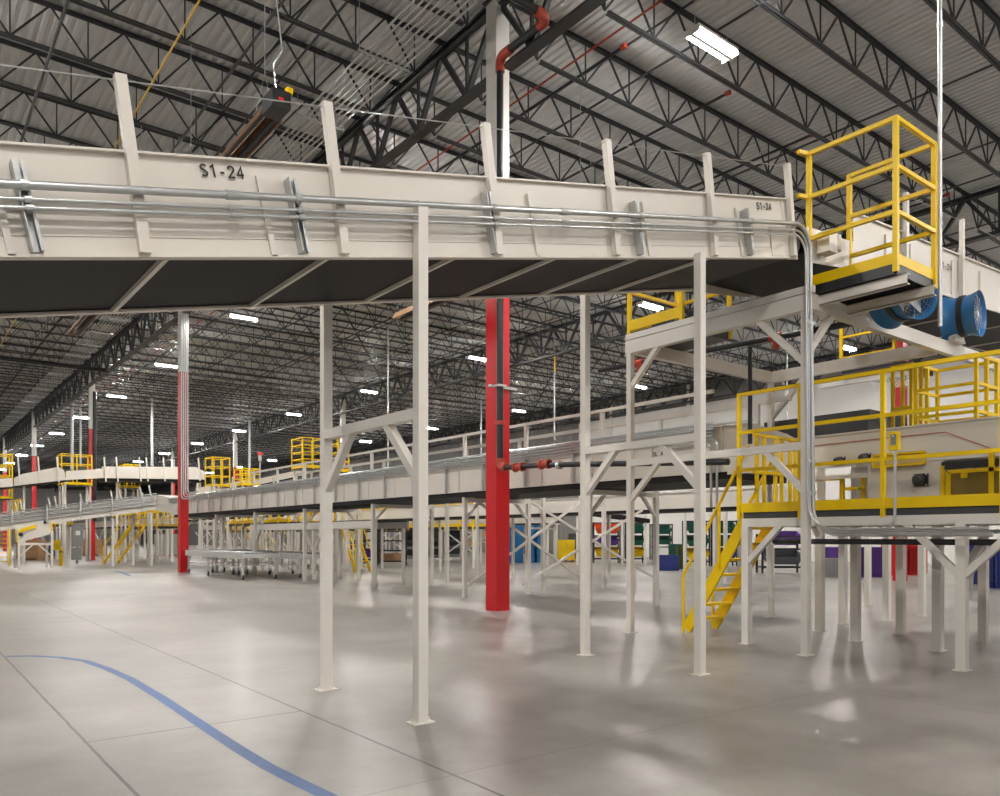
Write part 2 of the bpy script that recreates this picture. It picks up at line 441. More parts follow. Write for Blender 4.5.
for k in range(13):
    x = 1.45 - 1.16*6 + 1.16*k + (0.0)
    if x > 7.4: break
    mb = MB(); slab(mb,x-.018,x+.018,YN+.02,YF-.02,-.012,.02); part(conv,'cross_bar',mb,'beige')
# hold-up posts with the safety wire, leaning square to the belt
PX = [-3.28,-1.78,-.28,1.305,2.725,4.21,5.70,7.28,8.86]
for x in PX:
    b_ = pt(x,YN-.045,.01); t_ = b_+Vector((-.15,0,1.10)); mb = MB(); mb.bar(b_,t_,.065,.07); part(conv,'guard_post',mb,'beige')
tops = [pt(x,YN-.045,.01)+Vector((-.148,0,1.07)) for x in PX]
mb = MB(); mb.path(tops,.005,5); part(conv,'safety_wire',mb,'galv')
mb = MB()
tf = [pt(x,YF+.03,1.09) for x in PX]; mb.path(tf,.0035,5); part(conv,'safety_wire',mb,'galv')
for x in PX:
    mb = MB(); slab(mb,x-.035,x+.035,YF+.008,YF+.055,.01,1.12); part(conv,'guard_post',mb,'beige')
def stn(px_,py_=250,y=YN):
    p = P(px_,py_,Y=y); u = (p.z-zb(p.x))*CA; return p.x+SA*u, u
for x in [stn(q)[0] for q in (10,272,536,648,740)]:
    mb = MB(); slab(mb,x-.02,x+.02,YN-.03,YN-.006,.0,.56); part(conv,'stiffener',mb,'beige')
# galvanised brackets that carry the conduits
BR = [-2.4,-.95]+[stn(q)[0] for q in (36,301,492,637,747)]
for x in BR:
    mb = MB(); slab(mb,x-.034,x-.028,YN-.10,YN-.008,.02,.54); slab(mb,x-.028,x+.03,YN-.03,YN-.008,.02,.54); slab(mb,x+.026,x+.032,YN-.075,YN-.008,.02,.54); slab(mb,x+.014,x+.026,YN-.075,YN-.07,.02,.54)
    part(conv,'conduit_bracket',mb,'strut',label='galvanised strut bracket')
sx1,su1 = stn(221.5,172); sx2,su2 = stn(763,206.5)
text_part(conv,'lettering','S1-24',pt(sx1,YN-.012,su1),AX,UP,.085,squeeze=.98,bold=.012)
text_part(conv,'lettering','S1-24',pt(sx2,YN-.012,su2),AX,UP,.085,squeeze=.98,bold=.012)
# head end: rounded cover with gusset, pulley and dark transfer pan that hangs lower
mb = MB(); slab(mb,8.45,9.0,YN-.02,YN-.006,.02,.36); part(conv,'end_cover',mb,'beige')
for q in (YN-.005, YF-.007):
    mb = MB(); slab(mb,8.78,9.02,q,q+.012,-.02,.715); part(conv,'head_plate',mb,'beige')
mb = MB(); a = pt(9.05,YN+.04,.2); mb.tube(a, a+Vector((0,YF-YN-.08,0)), .13, 20); part(conv,'head_pulley',mb,'dark',smooth=True)
# conduits along the near side
def cond(us, r, yoff, endx, fx, label):
    """runs along the conveyor side then bends down beside the tall post"""
    n = 8; y = YN-yoff; R = .22+fx
    xd = endx
    start = pt(X0,y,us); e = pt(xd-R,y,us)
    pts = [start, e]
    c0 = e - Vector((0,0,R))
    for k in range(1,n+1):
        a = PI/2*(1-k/n); pts.append(Vector((c0.x+R*math.cos(a)*1.0, y, e.z-R+R*math.sin(a) + (AX.z*0.0))))
    return pts
def bend(p, c, q, r, n=7):
    """fillet the corner c between p and q"""
    p,c,q = Vector(p),Vector(c),Vector(q); a = (p-c).normalized(); b = (q-c).normalized()
    th = a.angle(b); d = r/math.tan(th/2); s = c+a*d; e = c+b*d
    o = c + (a+b).normalized()*(r/math.sin(th/2)); out = []
    va, vb = s-o, e-o; w_ = va.angle(vb)
    for k in range(n+1):
        t = k/n; out.append(o + (va*math.sin((1-t)*w_)+vb*math.sin(t*w_))/math.sin(w_))
    return out
for us, r, dx, lb in ((.385,.026,.08,'thickest silver conduit along the conveyor side, turning down beside the tall post'),
                      (.302,.013,.0,'middle thin silver conduit along the conveyor side, turning down beside the tall post'),
                      (.252,.013,-.05,'lowest thin silver conduit along the conveyor side, turning down beside the tall post')):
    y = YN-.11
    xc = 9.12+dx; top = pt(xc,y,us)
    foot = Vector((xc,y,1.62-.0)); corner = Vector((xc,y,1.57 - .5*dx))
    pts = [pt(X0,y,us)] + bend(pt(5,y,us), top, foot, .28-(.0 if dx > .05 else .06)) + bend(top, corner, Vector((xc+.1,y-2.0,corner.z)), .33) + [Vector((xc+.1,y-2.0,corner.z))]
    mb = MB(); mb.path(pts,r,10)
    root = thing('conduit_pipe',lb,'conduit',(xc,y,corner.z),'three silver conduits on the S1-24 conveyor')
    part(root,'pipe',mb,'galv',smooth=True)
    for x in BR[1:]:
        mb = MB(); a = pt(x,y,us); mb.path([a-AX*.022,a+AX*.022],r+.008,10); mb.box(a+Vector((0,.03,0)),(.03,.05,.03)); part(root,'clamp',mb,'strut')
    for x in (1.93,5.0):
        mb = MB(); a = pt(x,y,us); mb.path([a-AX*.045,a+AX*.045],r+.006,10); part(root,'coupling',mb,'galv')
    for z in (2.05,2.45,4.2):
        mb = MB(); mb.tube((xc,y,z-.02),(xc,y,z+.02),r+.008,10); part(root,'clamp',mb,'strut')

# ================================================================ STEEL FRAMES
PW = .09
def post_mb(x,y,z0,z1,w_=PW):
    mb = MB(); mb.bb(x-w_/2,x+w_/2,y-w_/2,y+w_/2,z0+.008,z1); return mb
def plate_mb(x,y,s=.1):
    mb = MB(); mb.bb(x-s,x+s,y-s*.7,y+s*.7,0,.01)
    for i in (-1,1): mb.tube((x+i*s*.78,y,.01),(x+i*s*.78,y,.035),.009,6)
    return mb
def brace_mb(corner, pv, ph, w_=.08):
    """diagonal from a point on the post to a point on the beam, ends cut by overlapping"""
    mb = MB(); mb.bar(pv, ph, w_, w_); return mb
def portal(name, label, x, y0, y1, zt, zbeam, group=None, bx=.5, brace=True, m='beige2'):
    root = thing(name,label,'steel frame',(x,(y0+y1)/2,0),group)
    for y in (y0,y1):
        z = zt(y) if callable(zt) else zt
        part(root,'post',post_mb(x,y,0,z),m); part(root,'base_plate',plate_mb(x,y),m)
    s = 1 if y1>y0 else -1
    mb = MB(); mb.bb(x-.045,x+.045,y0+s*PW/2,y1-s*PW/2,zbeam-.045,zbeam+.045); part(root,'cross_beam',mb,m)
    if brace:
        for y,sg in ((y0,s),(y1,-s)):
            mb = MB(); mb.prism([(x-.036,y+sg*PW/2,zbeam-.045-bx),(x-.036,y+sg*PW/2,zbeam-.045-bx-.10),(x-.036,y+sg*(PW/2+bx+.10),zbeam-.045),(x-.036,y+sg*(PW/2+bx),zbeam-.045)],(.072,0,0))
            part(root,'brace',mb,m)
    return root
r = portal('support_frame','cream two-post support frame, frontmost and nearest the camera, under the S1-24 conveyor',3.38,5.37,7.1,lambda y: zb(3.38)+.42 if y<6 else zb(3.38)+.0, 2.5, 'support frames under S1-24', bx=.42)
r = portal('support_frame','cream two-post support frame second from the camera, right of the large red column',6.96,5.37,7.15,lambda y: zb(6.96)+.02, 2.59, 'support frames under S1-24', bx=.42)
# corner tower that carries the head end and the upper frame
ZU = 4.5
tw = thing('corner_tower','tall cream steel tower of posts and beams under the high yellow cage platform','steel frame',(11,6.9,0))
TX0, TX1, TY0, TY1 = 9.16, 13.0, 5.42, 8.4
for (x,y) in ((TX0,TY0),(TX0,TY1)):
    part(tw,'post',post_mb(x,y,0,ZU),'beige2'); part(tw,'base_plate',plate_mb(x,y),'beige2')
def bm(root,name,x0,y0,x1,y1,z,w_=.09,h=.14,m='beige2'):
    mb = MB(); mb.bar((x0,y0,z),(x1,y1,z),w_,h); return part(root,name,mb,m)
bm(tw,'beam',TX0,TY0-.1,TX0,TY1+.06,ZU-.03,.11,.2)
bm(tw,'beam',TX0,TY0-.1,TX0,TY1+.06,ZU+.13,.1,.09)
bm(tw,'beam',TX0+.05,TY0,18.5,TY0,ZU-.0,.1,.2)
bm(tw,'beam',TX0+.05,TY1,TX1,TY1,ZU-.02,.1,.2)
bm(tw,'beam',TX1,TY1+.05,TX1,5.47,ZU-.02,.1,.2)
bm(tw,'beam',TX0,TY0+PW/2,TX0,TY1-PW/2,2.66,.08,.1)
def brY(root,x,y,z,sy,L,w_=.08,m='beige2'):       # brace under a Y beam
    mb = MB(); mb.prism([(x-.036,y+sy*PW/2,z-L),(x-.036,y+sy*PW/2,z-L-w_*1.35),(x-.036,y+sy*(PW/2+L+w_*1.35),z),(x-.036,y+sy*(PW/2+L),z)],(.072,0,0)); part(root,'brace',mb,m)
def brX(root,x,y,z,sx,L,w_=.08,m='beige2'):
    mb = MB(); mb.prism([(x+sx*PW/2,y-.036,z-L),(x+sx*PW/2,y-.036,z-L-w_*1.35),(x+sx*(PW/2+L+w_*1.35),y-.036,z),(x+sx*(PW/2+L),y-.036,z)],(0,.072,0)); part(root,'brace',mb,m)
brY(tw,TX0,TY1,ZU-.08,-1,.5); brY(tw,TX0,TY0,ZU-.08,1,.62); brX(tw,TX0,TY0,ZU-.1,1,.5)
brY(tw,TX0,TY1,2.61,-1,.45); brY(tw,TX0,TY0,2.61,1,.45)
# far leg of the tower behind, standing on the mezzanine conveyor line
part(tw,'post',post_mb(TX1,TY1,0,ZU),'beige2'); part(tw,'base_plate',plate_mb(TX1,TY1),'beige2')
brY(tw,TX1,TY1,ZU-.1,-1,.6); 

# second stretch of conveyor beyond the tower
c2 = thing('belt_conveyor','cream level conveyor stretch marked S1-24 behind the blue fans at the right edge','conveyor',(13,6.3,5.3))
def slab2(mb,x0,x1,y0,y1,u0,u1,z0=5.2,xs=10.35,s=.05):
    zz = lambda x: z0 + s*(x-xs)
    return mb.prism([(x0,y0,zz(x0)+u0),(x1,y0,zz(x1)+u0),(x1,y0,zz(x1)+u1),(x0,y0,zz(x0)+u1)],(0,y1-y0,0))
for ys,yi in ((YN,1),(YF,-1)):
    mb = MB(); slab2(mb,10.4,24,ys,ys+yi*.006,0,.74); slab2(mb,10.4,24,ys-yi*.04,ys+yi*.03,.72,.74); slab2(mb,10.4,24,ys-yi*.02,ys,0,.05)
    # lower start piece between the two stretches
    mb.prism([(9.25,ys,5.02),(10.4,ys,5.16),(10.4,ys,5.55),(10.25,ys,5.53),(9.5,ys,5.49),(9.25,ys,5.47)],(0,yi*.01,0))
    part(c2,'side_panel',mb,'beige')
for x in (11.3,12.05,13.5,14.6,16.4,18.0):
    mb = MB(); slab2(mb,x-.03,x+.03,YN-.03,YN,.0,.6); part(c2,'stiffener',mb,'beige')
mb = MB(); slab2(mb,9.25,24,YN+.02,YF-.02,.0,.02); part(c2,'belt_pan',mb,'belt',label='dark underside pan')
mb = MB(); slab2(mb,9.25,24,YN+.1,YF-.1,.35,.37); part(c2,'belt',mb,'dark')
for x in (11.5,13.2,14.9,16.6,18.3):
    mb = MB(); slab2(mb,x-.02,x+.02,YN+.02,YF-.02,-.02,.0); part(c2,'cross_bar',mb,'beige')
gp = [P(906,230,Y=YN-.06).x,P(962,250,Y=YN-.06).x,15.9,18.2]
for x in gp:
    mb = MB(); slab2(mb,x-.04,x+.04,YN-.09,YN-.03,.0,1.3); part(c2,'guard_post',mb,'beige')
mb = MB(); mb.path([(x,YN-.06,5.2+.05*(x-10.35)+1.27) for x in gp],.004,5); part(c2,'safety_wire',mb,'galv')
q_ = P(945.5,266,Y=YN-.03); text_part(c2,'lettering','S1-24',(q_.x,YN-.03,q_.z),(1,0,.05),(0,0,1),.1,squeeze=1.2)
# gearmotor under the junction
gm = MB(); gm.bb(9.42,9.62,5.25,5.42,5.15,5.42); gm.tube((9.66,5.3,5.2),(9.66,5.3,5.4),.07,12)
part(c2,'drive_bracket',gm,'beige')

# ================================================================ YELLOW CAGE PLATFORM
CXA,CXB,CYA,CYB = 9.32,10.33,4.37,5.47
cg = thing('cage_platform','high yellow railed platform hanging beside the junction of the cream conveyor at upper right','platform',(9.87,4.95,4.6))
RT = .045
def rail(root,a,b,w_=.05,name='rail',m='yellow'):
    mb = MB(); mb.bar(a,b,w_,w_); return part(root,name,mb,m)
for x,y,z0 in ((CXA,CYA,4.62),(CXB,CYA,4.62),(CXB,CYB,4.7),(CXA,CYB-.0,4.7)):
    mb = MB(); mb.bb(x-.028,x+.028,y-.028,y+.028,z0,6.45); part(cg,'post',mb,'yellow')
for z in (6.43,5.87,5.33):
    rail(cg,(CXA,CYA,z),(CXA,CYB,z)); rail(cg,(CXA+.02,CYB,z),(CXA-.16,CYB+.06,z)) if z>5.5 else None; rail(cg,(CXA,CYA,z),(CXB,CYA,z)); rail(cg,(CXB,CYA,z),(CXB,CYB,z))
for a,b in (((CXA,CYA),(CXA,CYB)),((CXA,CYA),(CXB,CYA)),((CXB,CYA),(CXB,CYB))):
    mb = MB(); mb.bar((a[0],a[1],4.785),(b[0],b[1],4.785),.012,.13); part(cg,'toe_board',mb,'yellow')
mb = MB()
n = 26
for i in range(n+1):
    x = CXA+.03+(CXB-CXA-.06)*i/n; mb.bb(x-.003,x+.003,CYA+.03,CYB,4.64,4.70)
for i in range(9):
    y = CYA+.04+(CYB-CYA-.08)*i/8; mb.bb(CXA,CXB,y-.005,y+.005,4.66,4.695)
mb.bb(CXA-.0,CXA+.02,CYA,CYB,4.60,4.72); mb.bb(CXA,CXB,CYA,CYA+.02,4.60,4.72); mb.bb(CXB-.02,CXB,CYA,CYB,4.60,4.72)
part(cg,'grating_floor',mb,'black',label='dark open steel grating')
for x in (9.42,10.12):
    mb = MB(); mb.bb(x-.04,x-.03,CYA-.1,CYB+.3,4.47,4.6); mb.bb(x-.04,x+.04,CYA-.1,CYB+.3,4.59,4.6); mb.bb(x-.04,x+.04,CYA-.1,CYB+.3,4.47,4.48); part(cg,'support_channel',mb,'beige2',label='cream steel channel')
# tall conduit from roof
root = thing('conduit_pipe','tall straight silver conduit rising from the fans past the yellow cage to the roof','conduit',(10.40,4.36,4.1))
mb = MB(); mb.tube((10.40,4.33,4.15),(10.40,4.33,12.3),.026,10); part(root,'pipe',mb,'galv',smooth=True)
for z in (5.4,7.9,9.9):
    mb = MB(); mb.tube((10.40,4.33,z),(10.40,4.33,z+.06),.035,10); part(root,'coupling',mb,'galv')

# ================================================================ FANS
def fan(label, x, z, rot, yc=5.25):
    r_ = .36; root = thing('drum_fan',label,'fan',(x,5.33,z-r_),'blue drum fans'); ax = Vector((-math.sin(rot),-math.cos(rot),0))
    c_ = Vector((x,yc,z))
    mb = MB(); mb.lathe(c_,ax,[(r_*1.0,.25),(r_*.96,.22),(r_*.88,.14),(r_*.85,.06),(r_*.85,-.10),(r_*.90,-.17),(r_*1.02,-.24),(r_*1.0,-.24),(r_*.88,-.17),(r_*.83,-.10),(r_*.83,.06),(r_*.86,.14),(r_*.93,.22),(r_*1.0,.25)],36)
    part(root,'drum',mb,'blue',smooth=True)
    mb = MB(); mb.lathe(c_,ax,[(r_*.9,.06),(r_*.9,-.02)],30); mb.lathe(c_,ax,[(r_*.87,.06),(r_*.9,.06)],30); mb.lathe(c_,ax,[(r_*.9,-.02),(r_*.87,-.02)],30); part(root,'band',mb,'black')
    u = Vector((0,0,1)); s = ax.cross(u)
    mb = MB()
    for k in range(7):
        rr = r_*.93*(k+1)/7; n=28
        mb.path([c_+ax*.2+(s*math.cos(2*PI*j/n)+u*math.sin(2*PI*j/n))*rr for j in range(n+1)],.0016,4)
    for j in range(12):
        d = s*math.cos(2*PI*j/12)+u*math.sin(2*PI*j/12); mb.tube(c_+ax*.21+d*.05,c_+ax*.2+d*r_*.93,.003,4)
    part(root,'grille',mb,'alu')
    mb = MB(); mb.tube(c_+ax*.18,c_+ax*.22,.045,16); part(root,'hub_cap',mb,'alu')
    mb = MB(); mb.tube(c_-ax*.16,c_+ax*.1,.09,14); part(root,'motor',mb,'grey')
    for k in range(4):
        a = 2*PI*k/4+.4; d = s*math.cos(a)+u*math.sin(a); t = -s*math.sin(a)+u*math.cos(a)
        mb = MB(); w0=.05; w1=.11
        q = [c_+d*.07-t*w0+ax*.02, c_+d*.07+t*w0+ax*.06, c_+d*r_*.8+t*w1+ax*.09, c_+d*r_*.8-t*w1+ax*.01]
        mb.prism(q, ax*.006); part(root,'blade',mb,'alu')
    mb = MB(); mb.prism([(x-.2,5.28,ZU+.1),(x+.2,5.28,ZU+.1),(x+.12,5.28,max(z-r_*.8,ZU+.13)),(x-.12,5.28,max(z-r_*.8,ZU+.13))],(0,.12,0)); part(root,'mount',mb,'beige2')
    return root
fan('blue drum fan with wire grille nearest the right edge', 13.42, 5.0, -.12)
fan('blue drum fan partly hidden under the yellow cage platform', 10.8, 4.74, .35, 4.98)
# ================================================================ GENERIC YELLOW STEELWORK
def bars(root, name, segs, w_, m='yellow'):
    for a,b in segs:
        mb = MB(); mb.bar(a,b,w_,w_); part(root,name,mb,m)
def guard(root, a, b, z, zs, posts=None, w_=.05, toe=True, drop=.0):
    """guardrail from a=(x,y) to b=(x,y) standing on deck height z"""
    a, b = Vector((*a,0)), Vector((*b,0)); L = (b-a).length
    n = posts if posts is not None else max(1, round(L/1.2))
    for i in range(n+1):
        p = a.lerp(b, i/n); mb = MB(); mb.bb(p.x-w_/2,p.x+w_/2,p.y-w_/2,p.y+w_/2,z-drop,z+max(zs)); part(root,'post',mb,'yellow')
    for h in zs:
        mb = MB(); mb.bar((a.x,a.y,z+h),(b.x,b.y,z+h),w_*.9,w_*.9); part(root,'rail',mb,'yellow')
    if toe:
        mb = MB(); mb.bar((a.x,a.y,z+.08),(b.x,b.y,z+.08),.014,.13); part(root,'toe_board',mb,'yellow')
def stair(label, foot, top, width, wdir, n, rail=True, w_=.045, group=None):
    """open-riser yellow stair from foot to top (points on the left stringer), wdir = unit vector across"""
    foot, top, wd = Vector(foot), Vector(top), Vector(wdir)
    root = thing('yellow_stair',label,'stairs',(foot.x,foot.y,0),group)
    for k in (0,1):
        o = wd*width*k; mb = MB(); d = (top-foot).normalized(); sidev = d.cross(wd).normalized()
        mb.bar(foot+o+Vector((0,0,.06)), top+o, .04, .17, up=sidev); part(root,'stringer',mb,'yellow')
    run = top-foot
    rd = Vector((run.x,run.y,0)).normalized()
    for i in range(1,n):
        p = foot + run*(i/n) + wd*width/2; mb = MB()
        mb.bar(p-wd*(width/2-.02), p+wd*(width/2-.02), .2, .035); part(root,'tread',mb,'yellow')
    if rail:
        for k in (0,1):
            o = wd*(width+.06)*k - wd*.03; mb = MB()
            pts = [foot+o-rd*.05, foot+o-rd*.05+Vector((0,0,.9)), top+o+Vector((0,0,.95))]
            mb.path(pts[:1]+bend(pts[0],pts[1],pts[2],.08,4)+pts[2:],w_*.5,8); part(root,'handrail',mb,'yellow',smooth=True)
            q = foot.lerp(top,.55)+o; mb = MB(); mb.tube(q,q+Vector((0,0,.93)),w_*.45,8); part(root,'handrail_post',mb,'yellow')
    return root
def frame_posts(root, pts, z, w_=.098, m='beige2'):
    for x,y in pts:
        part(root,'post',post_mb(x,y,0,z,w_),m); part(root,'base_plate',plate_mb(x,y,.08),m)

# ================================================================ RIGHT MEZZANINE
XE = 9.5
mz = thing('mezzanine','cream steel mezzanine with yellow guardrail and dark deck at the right edge','mezzanine',(10.2,4.5,0))
for y in (6.52,3.72,.9):
    part(mz,'post',post_mb(XE,y,0,1.645,.105),'beige2'); part(mz,'base_plate',plate_mb(XE,y),'beige2')
bm(mz,'edge_beam',XE,6.57,XE,.2,1.70,.09,.115)
bm(mz,'edge_beam',10.85,6.57,10.85,.2,1.70,.09,.115)
for y in (6.52,4.6,2.7): bm(mz,'edge_beam',XE+.05,y,10.8,y,1.70,.07,.1)
brY(mz,XE,6.52,1.645,-1,.42); brY(mz,XE,3.72,1.645,-1,.5); brY(mz,XE,3.72,1.645,1,.5); brY(mz,XE,5.42,1.645,-1,.01) if False else None
for (x,y) in ((10.98,5.72),(10.87,4.55),(11.7,6.68),(12.95,6.97),(12.32,5.7),(12.31,4.54),(14.2,6.82),(15.44,6.75),(17.0,8.58),(10.9,1.9),(12.3,1.9)):
    part(mz,'post',post_mb(x,y,0,1.9 if x>11 else 1.645,.11),'beige2'); part(mz,'base_plate',plate_mb(x,y),'beige2')
for (x,y) in ((11.7,6.68),(14.2,6.82)):
    for sy in (-1,1): brX(mz,x,y,1.85,sy,.28,.06)
for y in (6.7,4.55): bm(mz,'edge_beam',10.9,y,15.4,y,1.9,.08,.1)
bm(mz,'edge_beam',12.95,7.0,12.95,.2,1.93,.08,.1)
# deck
mb = MB()
for i in range(46):
    y = 6.5-i*.14; mb.bb(XE+.02,10.82,y-.006,y+.006,1.77,1.85)
for i in range(28): mb.bb(XE+.03+i*.048-.002,XE+.03+i*.048+.002,.2,6.55,1.79,1.85)
mb.bb(XE-.02,XE,.2,6.56,1.76,1.855); mb.bb(XE,10.84,6.545,6.56,1.76,1.855)
part(mz,'grating_deck',mb,'dark',label='dark steel grating deck')
mb = MB(); mb.bb(XE-.045,XE-.03,.2,6.63,1.845,1.975); part(mz,'toe_board',mb,'yellow')
for y in (6.62,5.68,4.59,3.3,2.0,.7):
    mb = MB(); mb.bb(XE-.06,XE-.01,y-.025,y+.025,1.74 if y<6.5 else 1.76,3.52); part(mz,'guard_post',mb,'yellow')
for z in (3.505,2.97,2.44):
    rail(mz,(XE-.035,6.645,z),(XE-.035,.2,z),.048)
# gate at the stair head
gt = thing('safety_gate','yellow waist-high barred gate at the head of the mezzanine stair','gate',(10.15,6.5,1.86))
for x in (9.68,9.86,10.14,10.3,10.52,10.66):
    mb = MB(); mb.bb(x-.022,x+.022,6.46,6.5,1.86,2.96); part(gt,'upright',mb,'yellow')
for z in (2.945,2.42):
    mb = MB(); mb.bb(9.6,10.7,6.45,6.5,z-.02,z+.02); part(gt,'rail',mb,'yellow')
# stair down from the mezzanine
st = stair('yellow open-tread stair leading down from the right-hand mezzanine deck',(9.82,7.82,0),(9.72,6.62,1.86),.68,(1,0,0),8,w_=.05)
# ---- big conveyor body on the mezzanine (X = 11.1 plane)
XB = 11.1
bd = thing('merge_conveyor','long cream conveyor body with drive motors behind the yellow guardrail','conveyor',(12,4.5,1.95))
mb = MB(); mb.bb(XB,XB+.012,.2,6.75,2.55,3.03); mb.bb(XB,XB+.012,P(943,490,X=XB).y,P(868,490,X=XB).y,1.92,2.55); mb.bb(XB-.03,XB+.05,.2,6.75,3.015,3.035)
mb.bb(XB,XB+.012,P(825,490,X=XB).y,P(817,490,X=XB).y,1.9,2.55); mb.bb(XB-.01,XB,.2,6.75,2.53,2.56)
mb.prism([(XB,6.74,2.55),(XB,8.0,2.55),(XB,8.0,3.38),(XB,7.55,3.38),(XB,6.9,3.12),(XB,6.74,3.03)],(.012,0,0))
part(bd,'side_panel',mb,'beige')
mb = MB(); mb.bb(XB+1.7,XB+1.712,.2,6.75,1.92,3.03); part(bd,'side_panel',mb,'beige')
mb = MB(); mb.bb(XB+.02,XB+1.69,.2,6.7,2.72,2.75); part(bd,'belt',mb,'dark',label='dark rubber belt')
mb = MB(); mb.bb(XB-.03,XB,P(868,490,X=XB).y,6.74,2.36,2.42); part(bd,'cross_rail',mb,'beige')
def motor(root,x,y,z,s=1.0):
    mb = MB(); mb.box((x-.015,y,z),(.03,.2*s,.17*s)); part(root,'motor_plate',mb,'black')
    mb = MB(); mb.lathe((x-.03,y,z),(-1,0,0),[(.078*s,0),(.078*s,.07),(.07*s,.09),(.055*s,.10),(.05*s,.13),(0.001,.13)],20); part(root,'motor',mb,'dark',smooth=True)
    mb = MB()
    for i in (-1,1):
        for j in (-1,1): mb.tube((x-.035,y+i*.085*s,z+j*.07*s),(x-.05,y+i*.085*s,z+j*.07*s),.012,6)
    part(root,'bolt',mb,'alu')
motor(bd,XB,P(921,480,X=XB).y,P(921,480,X=XB).z,1.0)
for px_,py_ in ((866,477),(922,480)):
    pass
p = P(925,481,X=XB); 
motor(bd,XB,P(866,458,X=XB).y,P(866,458,X=XB).z,.75)
motor(bd,XB,P(841,461,X=XB).y,P(841,461,X=XB).z,.7)
fr = thing('door_frame','yellow door frame standing behind the guardrail, just right of the tall post','frame',(XB+.3,6.2,1.86))
ya, yb, yc = P(806,480,X=XB+.1).y, P(842,480,X=XB+.1).y, P(851,480,X=XB+.1).y; zz = P(842,478,X=XB+.1).z
mb = MB(); mb.bb(XB+.08,XB+.13,yb-.03,yb+.03,1.9,zz+.02); mb.bb(XB+.08,XB+.13,yb,ya+.3,zz-.03,zz+.02); part(fr,'front_frame',mb,'yellow')
mb = MB(); mb.bb(XB+.3,XB+.34,yc-.1,yc-.05,1.9,zz+.05); mb.bb(XB+.1,XB+.34,yc-.1,yb,2.2,2.24); part(fr,'side_frame',mb,'yellow')
# yellow mesh guard and guarded doorway with tinted panel
a = P(874,458,X=XB-.05); b = P(925,458,X=XB-.05); zt, zb_ = a.z+.03, a.z-.13
gd = thing('mesh_guard','small yellow mesh-fronted guard box on the cream conveyor side','guard',(XB-.05,(a.y+b.y)/2,zb_))
fr = MB()
for z in (zt,zb_): fr.bb(XB-.09,XB-.05,b.y,a.y,z-.014,z+.014)
for y in (a.y,b.y): fr.bb(XB-.09,XB-.05,y-.014,y+.014,zb_,zt)
fr.bb(XB-.09,XB,b.y,a.y,zt,zt+.006); fr.bb(XB-.09,XB,b.y,a.y,zb_-.006,zb_)
part(gd,'frame',fr,'yellow')
ms = MB(); k = 0
for i in range(48):
    y = b.y+(a.y-b.y)*i/47
    ms.bar((XB-.07,y,zb_),(XB-.07,min(y+.0,a.y),zt),.003)
for i in range(7): ms.bb(XB-.071,XB-.068,b.y,a.y,zb_+(zt-zb_)*i/6-.0015,zb_+(zt-zb_)*i/6+.0015)
part(gd,'mesh',ms,'yellow')
dr = thing('guard_door','yellow framed amber-tinted guard door in the conveyor side at right edge','door',(XB-.06,3.9,1.95))
y0 = P(949,500,X=XB-.06).y; y1 = P(1000,500,X=XB-.06).y - .35
zt = P(949,472,X=XB-.06).z
mb = MB(); 
for z in (1.97,zt): mb.bb(XB-.09,XB-.05,y1,y0,z-.025,z+.025)
for y in (y0,y1,(P(992,500,X=XB-.06).y)): mb.bb(XB-.09,XB-.05,y-.03,y+.03,1.95,zt+(.22 if y<y0-.1 else 0))
part(dr,'frame',mb,'yellow')
mb = MB(); mb.bb(XB-.075,XB-.065,y1,y0,1.97,zt); part(dr,'tinted_panel',mb,'amber',label='dark amber tinted panel')
yy = P(942,500,X=XB-.06).y
mb = MB(); mb.bb(XB-.03,XB+.0,yy-.02,yy+.03,1.95,2.45); part(dr,'side_post',mb,'yellow')
mb = MB(); q = P(964,475,X=XB-.1); mb.bb(XB-.1,XB-.075,q.y-.04,q.y+.04,q.z-.04,q.z+.04); part(dr,'switch_box',mb,'yellow')
mb = MB(); mb.bb(XB-.03,XB-.005,y1,yy+.02,2.40,2.50); part(dr,'recess_shade',mb,'black',label='black strip painting recess shade above the door')  # solid black strip, the shade of a recess put into colour
# pull cord
c_ = [P(811,446,X=XB-.02),P(945,432,X=XB-.02),P(992,449,X=XB-.02)]
mb = MB(); mb.path(c_,.006,6); cd = single('pull_cord',mb,'redpipe','thin red emergency pull cord strung along the cream conveyor body','pull cord',tuple(c_[1]))
# yellow control station with grey screen on a conduit stem
q = P(894.5,441,X=XE-.12)
cs = thing('control_station','yellow push-button box with grey face on the mezzanine guardrail','control box',(XE-.1,q.y,1.45))
mb = MB(); mb.bb(XE-.15,XE-.08,q.y-.055,q.y+.055,q.z-.11,q.z+.11); part(cs,'box',mb,'yellow')
mb = MB(); mb.bb(XE-.155,XE-.15,q.y-.03,q.y+.03,q.z-.05,q.z+.075); part(cs,'face_plate',mb,'screen')
mb = MB(); mb.bb(XE-.157,XE-.155,q.y-.015,q.y+.015,q.z+.05,q.z+.062); part(cs,'label_plate',mb,'white')
zc = 1.56
pts = [Vector((XE-.11,q.y,q.z-.11))]+bend((XE-.11,q.y,q.z),(XE-.11,q.y,zc),(XE-.11,q.y+.5,zc),.2)+[Vector((XE-.11,5.2,zc-.0))]
mb = MB(); mb.path(pts,.018,10); part(cs,'conduit_stem',mb,'galv',smooth=True)
